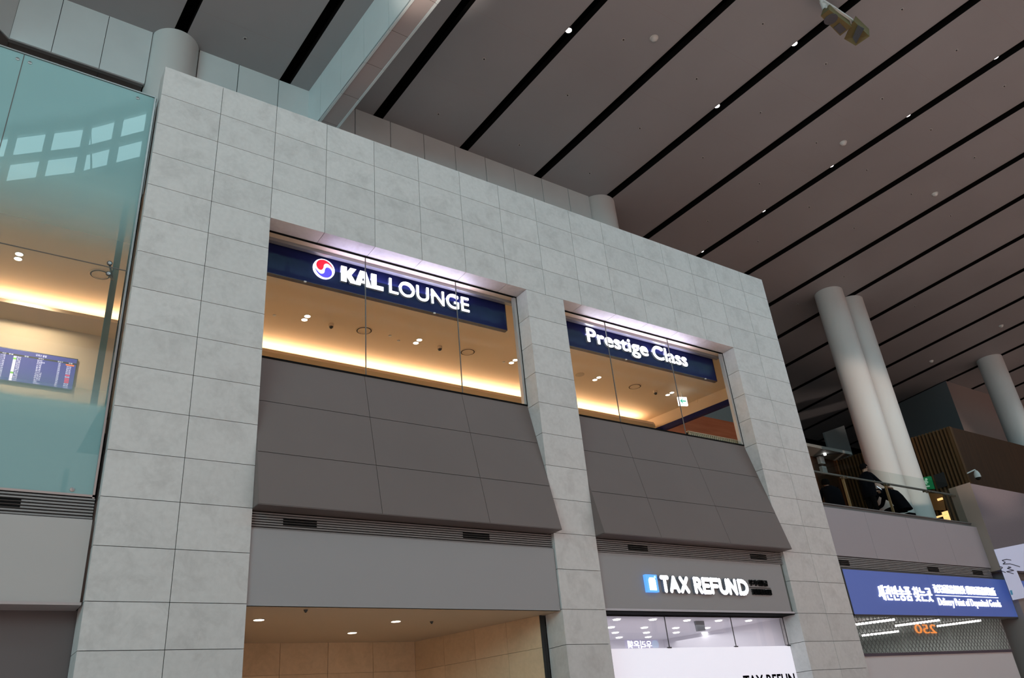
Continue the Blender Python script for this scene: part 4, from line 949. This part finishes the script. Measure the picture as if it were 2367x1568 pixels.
# ceiling boxes at the far right
m = MB(); A1, A2 = Vector((39.21, 7.26, 0)), Vector((39.75, 10.6, 0))
m.quad((A1.x, A1.y, 8), (A2.x, A2.y, 8), (A2.x, A2.y, CZ), (A1.x, A1.y, CZ), mi=0); m.quad((A1.x, A1.y, 8), (60, A1.y, 8), (60, A1.y, CZ), (A1.x, A1.y, CZ), mi=1)  # white box, with shade and warm light painted into its face colours
m.quad((A2.x, A2.y, 8), (60, A2.y, 8), (60, A2.y, CZ), (A2.x, A2.y, CZ), mi=0)
tag(m.build('hanging_bulkhead', [mat('shaded_box_face', raw=(.12, .14, .15), rough=.6), mat('warm_lit_box_face', raw=(.30, .24, .22), rough=.6)]), 'box wall with painted shade reaching the ceiling behind the timber block', 'bulkhead')
cq = onY(2118, 985, 10.0); m = MB(); m.cyl((cq.x, 10, FZ), (cq.x, 10, 14.6), .55, 32); tag(m.build('round_column', COLM, smooth=True), 'dark distant column between the pair of columns and the grey box', 'column', kind='thing')
# exit sign, camera and lamps by the slats
SA, SB = (NA.x - .2, NA.y), (FA.x - .2, FA.y)
g4 = [onV(u, v, SA, SB) for u, v in ((2125, 1106), (2150, 1101), (2158.5, 1130), (2134, 1131))]
c = sum(g4, Vector()) / 4
t = thing('exit_sign', 'green square exit sign in front of the timber slats', 'sign', c)
m = MB(); m.extrude(g4, (.12, .02, 0)); m.build('light_box', mat('exit_green', (10, 90, 50), emit=(14, 100, 58), es=.55), t)
gl_ = lambda u, v: g4[0].lerp(g4[1], u).lerp(g4[3].lerp(g4[2], u), v) + Vector((-.012, 0, 0))
m = MB()
m.cyl(gl_(.58, .22), gl_(.58, .22) + Vector((-.01, 0, 0)), .05, 12)
for a, b in (((.55, .30), (.40, .50)), ((.45, .32), (.30, .40)), ((.52, .36), (.66, .48)), ((.40, .50), (.52, .62)), ((.40, .50), (.27, .60)), ((.3, .8), (.7, .78))): m.obox(gl_(*a), gl_(*b), .05, .02, up=(1, 0, 0))
m.build('running_figure', mat('sign_pale', (180, 210, 190), emit=(150, 190, 165), es=.45), t)
m = MB(); m.extrude([g4[1] + Vector((.125, .02, .03)), g4[1] + Vector((.125, -.45, .03)), g4[2] + Vector((.125, -.45, -.02)), g4[2] + Vector((.125, .02, -.02))], (.05, 0, 0)); m.build('backplate', DKMET, t)
cpos = onY(2254, 1085, 3.28)
t = thing('dome_camera', 'white pendant dome camera on the timber block', 'camera', cpos)
cc = onY(2259, 1099, 3.05)
m = MB(); m.obox((cc.x - .20, 3.29, cc.z + .12), (cc.x - .02, 3.06, cc.z + .21), .04, .04); m.obox((cc.x - .04, 3.06, cc.z + .215), (cc.x + .01, 3.05, cc.z + .14), .04, .04); m.build('arm', WHITEP, t)
m = MB(); m.lathe((cc.x, 3.05, cc.z + .19), (0, 0, -1), [(.015, 0), (.06, .04), (.10, .13), (.112, .24), (.105, .28)], 20); m.build('housing', WHITEP, t, True)
m = MB(); m.lathe((cc.x, 3.05, cc.z - .09), (0, 0, -1), [(.10, 0), (.085, .045), (.045, .08), (.001, .092)], 20); m.build('dome', mat('dark_dome'), t, True)
for nm, (u, v), (w_, h_), lab in (('wall_lamp', (2188.5, 1196), (.22, .42), 'yellow lit wall lamp low behind the balustrade near the slats'), ('spot_lamp', (2173.5, 1154.5), (.2, .08), 'small orange spot glowing behind the balustrade near the slats'), ('light_bar', (2172, 1194.5), (.62, .06), 'thin yellow light bar low behind the balustrade')):
    p = onV(u, v, (SA[0] - .1, SA[1]), (SB[0] - .1, SB[1])); o = thing(nm, lab, 'lamp', p)
    m = MB(); m.box(p.x - .03, p.x, p.y - w_ / 2, p.y + w_ / 2, p.z - h_ / 2, p.z + h_ / 2); m.build('shade', mat('amber_lamp', (255, 205, 130), emit=(255, 205, 130), es=1.3), o)
    m = MB(); m.box(p.x, p.x + .06, p.y - w_ / 3, p.y + w_ / 3, p.z - h_ / 3, p.z + h_ / 3); m.build('mount', DKMET, o)
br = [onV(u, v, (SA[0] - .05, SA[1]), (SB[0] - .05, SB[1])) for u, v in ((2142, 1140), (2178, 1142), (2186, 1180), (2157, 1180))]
m = MB(); m.extrude(br, (.02, 0, 0)); tag(m.build('lit_panel', mat('wood_with_glow', raw=(.16, .075, .02), emit=(120, 70, 20), es=.12)), 'warm lit wooden panel beside the timber slats', 'panel')  # lamp warmth put into the wood as faint emission

# ================================================================ PEOPLE
def body_mesh(chains, mats, zones):
    # chains: list of [(x, y, z, r)] polylines sharing the pelvis as first point of the first chain
    me = D.meshes.new('body'); V = []; E = []; Rr = []
    for ch in chains:
        prev = None
        for (x, y, z, r) in ch:
            hit = None
            for i, v in enumerate(V):
                if (Vector(v) - Vector((x, y, z))).length < 1e-4: hit = i
            if hit is None: V.append((x, y, z)); Rr.append(r); hit = len(V) - 1
            if prev is not None and prev != hit: E.append((prev, hit))
            prev = hit
    me.from_pydata(V, E, []); o = D.objects.new('body', me); COL.objects.link(o)
    md = o.modifiers.new('skin', 'SKIN'); md.use_smooth_shade = True
    for i, r in enumerate(Rr): me.skin_vertices[0].data[i].radius = (r, r)
    for i in range(len(V)): me.skin_vertices[0].data[i].use_root = (i == 0)
    o.modifiers.new('sub', 'SUBSURF').levels = 2
    dg = bpy.context.evaluated_depsgraph_get(); dg.update()
    out = D.meshes.new_from_object(o.evaluated_get(dg)); D.objects.remove(o)
    out.name = 'body'; out.materials.clear()
    for m_ in mats: out.materials.append(m_)
    for p in out.polygons: p.material_index = zones(p.center); p.use_smooth = True
    return out
SKIN = mat('skin', raw=(.42, .24, .17), rough=.5); COAT = mat('black_coat', raw=(.006, .006, .009), rough=.9, spec=.05); HAIR = mat('black_hair', raw=(.006, .005, .005), rough=.9, spec=.05); TROU = mat('dark_trousers', raw=(.008, .007, .008), rough=.9, spec=.05)
def place(o, loc, rz):
    o.rotation_euler = (0, 0, rz)
def standing(loc, rz, label):
    t = thing('person', label, 'person', loc); t.rotation_euler = (0, 0, rz)
    # local frame: facing +x, z up from the soles
    sp = [(0, 0, .90, .13), (.01, 0, 1.05, .125), (.03, 0, 1.22, .145), (.06, 0, 1.36, .12), (.085, 0, 1.43, .06), (.10, 0, 1.47, .052), (.115, 0, 1.53, .075), (.12, 0, 1.60, .088), (.115, 0, 1.66, .06)]
    legL = [(0, 0, .90, .13), (0, .09, .82, .085), (.03, .10, .47, .058), (0, .10, .08, .042), (.10, .10, .035, .035), (.16, .10, .03, .025)]
    legR = [(0, 0, .90, .13), (0, -.09, .82, .085), (.02, -.10, .47, .058), (-.03, -.10, .08, .042), (.07, -.10, .035, .035), (.13, -.10, .03, .025)]
    armR = [(.06, 0, 1.36, .12), (.06, -.18, 1.36, .062), (.20, -.24, 1.16, .048), (.46, -.20, 1.04, .036), (.54, -.19, 1.02, .026), (.60, -.185, 1.01, .028)]
    armL = [(.06, 0, 1.36, .12), (.06, .18, 1.36, .062), (.12, .24, 1.10, .048), (.36, .18, 1.02, .036), (.45, .16, 1.02, .026), (.50, .15, 1.02, .028)]
    fing = []
    for hx_, hy_, s in ((.60, -.185, 1), (.50, .15, -1)):
        for k in range(4): fing.append([(hx_, hy_, 1.01 + (0 if s > 0 else .01), .028), (hx_ + .045, hy_ + (k - 1.5) * .019, 1.005, .0095), (hx_ + .075 - abs(k - 1.4) * .006, hy_ + (k - 1.5) * .02, .985, .0085), (hx_ + .08 - abs(k - 1.4) * .006, hy_ + (k - 1.5) * .02, .962, .0075)])
        fing.append([(hx_, hy_, 1.01 + (0 if s > 0 else .01), .028), (hx_ + .02, hy_ + s * .04, 1.015, .0105), (hx_ + .05, hy_ + s * .05, 1.005, .009)])
    nose = [(.12, 0, 1.60, .088), (.205, 0, 1.585, .013)]
    def zone(c):
        if c.z > 1.445: return 0
        if c.x > .45 and c.z > .9: return 0
        if c.z < .84: return 2
        return 1
    me = body_mesh([sp, legL, legR, armR, armL, nose] + fing, [SKIN, COAT, TROU], zone)
    b = D.objects.new('body', me); COL.objects.link(b); b.parent = t
    def part(name, mb, mt):
        o = mb.build(name, mt, None, True, base=(0, 0, 0)); o.parent = t; return o
    m = MB(); m.lathe((.10, 0, 1.60), (-.25, 0, 1), [(.098, -.04), (.104, 0), (.098, .045), (.075, .085), (.04, .105), (.001, .11)], 20); part('hair', m, HAIR)
    m = MB()
    for s in (1, -1):
        m.lathe((.19, .033 * s, 1.61), (1, .2 * s, 0), [(.012, 0), (.008, .008), (.001, .011)], 10)
    part('eyes', m, HAIR)
    m = MB(); m.obox((.195, -.022, 1.548), (.195, .022, 1.548), .012, .008); part('mouth', m, mat('lips', raw=(.30, .12, .10)))
    m = MB()
    for s in (1, -1): m.lathe((.105, .088 * s, 1.59), (0, s, 0), [(.026, 0), (.024, .012), (.001, .014)], 10)
    part('ears', m, SKIN)
    m = MB(); prof = [(.16, .78), (.172, .95), (.165, 1.1), (.18, 1.24), (.168, 1.36), (.10, 1.43), (.072, 1.465)]
    k = len(prof); seg = 20
    for r, h in prof:
        for i in range(seg):
            a = 2 * math.pi * i / seg; m.v.append((.03 + (h - .9) * .1 + r * .82 * math.cos(a), r * 1.22 * math.sin(a), h))
    for a in range(k - 1):
        for i in range(seg): j = (i + 1) % seg; m.f.append((a * seg + i, a * seg + j, (a + 1) * seg + j, (a + 1) * seg + i)); m.m.append(0)
    part('jacket', m, COAT)
    return t
standing((17.98, .95, FZ), math.radians(-12), 'person in dark jacket standing at the balustrade, looking down at a phone')
ph = onY(2032, 1128.5, .55)
o = thing('mobile_phone', 'lit phone held by the standing person at the balustrade', 'phone', ph)
m = MB(); m.obox(ph + Vector((-.10, 0, .03)), ph + Vector((.08, 0, -.03)), .012, .07, up=(0, .5, .9)); m.build('case', DKMET, o)
m = MB(); m.obox(ph + Vector((-.09, -.008, .028)), ph + Vector((.07, -.008, -.026)), .004, .055, up=(0, .5, .9)); m.build('display', mat('phone_glow', (220, 235, 255), emit=(220, 235, 255), es=.9), o)
def seated(loc, rz, label, lean=.15, s=1.0):
    t = thing('person', label, 'person', loc); t.rotation_euler = (0, 0, rz); t.scale = (s, s, s)
    sp = [(0, 0, .50, .15), (.02 + lean * .2, 0, .68, .145), (.04 + lean * .55, 0, .86, .15), (.05 + lean * .9, 0, .96, .11), (.07 + lean * 1.1, 0, 1.03, .055), (.09 + lean * 1.25, 0, 1.09, .055), (.10 + lean * 1.35, 0, 1.16, .085), (.10 + lean * 1.35, 0, 1.22, .07)]
    legs = [[(0, 0, .50, .15), (.05, .1 * q_, .48, .09), (.44, .11 * q_, .47, .065), (.46, .11 * q_, .09, .045), (.55, .11 * q_, .04, .036), (.62, .11 * q_, .035, .025)] for q_ in (1, -1)]
    sh = (.05 + lean * .9, 0, .96, .11)
    arms = [[sh, (.05 + lean * .9, .19 * q_, .95, .065), (.16 + lean, .24 * q_, .70, .05), (.36 + lean, .15 * q_, .62, .036), (.44 + lean, .12 * q_, .61, .028)] for q_ in (1, -1)]
    nz = [(.10 + lean * 1.35, 0, 1.16, .085), (.185 + lean * 1.35, 0, 1.145, .013)]
    fg = []
    for q_ in (1, -1):
        for k in range(4): fg.append([(.44 + lean, .12 * q_, .61, .028), (.48 + lean, .12 * q_ + (k - 1.5) * .019, .605, .0095), (.52 + lean, .12 * q_ + (k - 1.5) * .02, .59, .008)])
        fg.append([(.44 + lean, .12 * q_, .61, .028), (.46 + lean, .12 * q_ - q_ * .04, .615, .0105), (.49 + lean, .12 * q_ - q_ * .05, .605, .009)])
    hz_ = 1.04
    def zone(c):
        if c.z > hz_ + .01: return 0
        if c.x > .37 + lean and .56 < c.z < .66: return 0
        return 1 if c.z > .55 or c.x < .1 else 2
    me = body_mesh([sp] + legs + arms + [nz] + fg, [SKIN, COAT, TROU], zone)
    b = D.objects.new('body', me); COL.objects.link(b); b.parent = t
    m = MB(); m.lathe((.085 + lean * 1.35, 0, 1.165), (-.3, 0, 1), [(.098, -.06), (.104, 0), (.097, .045), (.07, .085), (.001, .10)], 20); o = m.build('hair', HAIR, None, True, base=(0, 0, 0)); o.parent = t
    m = MB()
    prof = [(.19, .42, 0), (.195, .6, .03), (.19, .78, .06), (.185, .9, .09), (.11, .985, .12), (.07, 1.02, .13)]
    for r, h, dx in prof:
        for i in range(20):
            a = 2 * math.pi * i / 20; m.v.append((dx * lean / .15 * .8 + r * .85 * math.cos(a), r * 1.22 * math.sin(a), h))
    for a in range(len(prof) - 1):
        for i in range(20): j = (i + 1) % 20; m.f.append((a * 20 + i, a * 20 + j, (a + 1) * 20 + j, (a + 1) * 20 + i)); m.m.append(0)
    o = m.build('coat', COAT, None, True, base=(0, 0, 0)); o.parent = t
    return t
seated((18.90, .62, FZ), math.radians(100), 'person in black coat bent forward behind the balustrade, right of the standing person', .42, 1.08)
seated((16.55, 1.05, FZ), math.radians(60), 'person in black seated in shadow at the left end of the balustrade', .10, .98)
def seat(x, y, lab):
    t = thing('bench_seat', lab, 'seat', (x, y, FZ)); MB().box(x - .15, x + .15, y - .15, y + .15, FZ + .27, FZ + .33).build('cushion', COAT, t)
    for sx_ in (-1, 1):
        for sy_ in (-1, 1): MB().box(x + .12 * sx_ - .02, x + .12 * sx_ + .02, y + .12 * sy_ - .02, y + .12 * sy_ + .02, FZ, FZ + .27).build('leg', DKMET, t)
seat(18.90, .62, 'dark seat under the bent person behind the balustrade'); seat(16.52, 1.02, 'dark seat under the shadowed person behind the balustrade')

# ================================================================ THINGS SEEN ONLY AS REFLECTIONS
tag(MB().box(18, 27, -14.5, -12.1, 0, 5.1).build('opposite_kiosk', mat('kiosk_grey', raw=(.35, .33, .34))), 'grey kiosk across the hall carrying the mirrored bank sign', 'kiosk')
t = thing('bank_sign', 'lit violet bank sign mirrored in the refund shop glass', 'sign', (20.4, -12.05, 4.49))
MB().box(19.65, 21.3, -12.1, -12.04, 4.47, 4.84).build('board', mat('bank_violet', (120, 110, 235), emit=(130, 118, 240), es=1.4), t)
text_on_wall('letters', '우리은행', 19.72, 20.92, 4.50, 4.81, -12.04, .02, mat('bank_white', (255, 255, 255), emit=(255, 255, 255), es=6), t, 0, facing=1, fat=.02)
m = MB(); m.cyl((21.1, -12.04, 4.655), (21.1, -12.01, 4.655), .16, 28); m.build('round_mark', mat('bank_blue', (120, 190, 245), emit=(130, 200, 250), es=4), t)
tag(MB().box(36, 43, -14.5, -12.1, 0, 5.7).build('opposite_kiosk', MATS['kiosk_grey']), 'grey kiosk across the hall carrying the mirrored orange number', 'kiosk')
t = thing('number_sign', 'orange lit number 250 mirrored behind the lattice shutter', 'sign', (39.1, -12.05, 4.9))
text_on_wall('digits', '250', 38.15, 40.05, 4.94, 5.36, -12.08, .03, mat('orange_digit', (255, 140, 30), emit=(255, 140, 30), es=9), t, .0, facing=1)
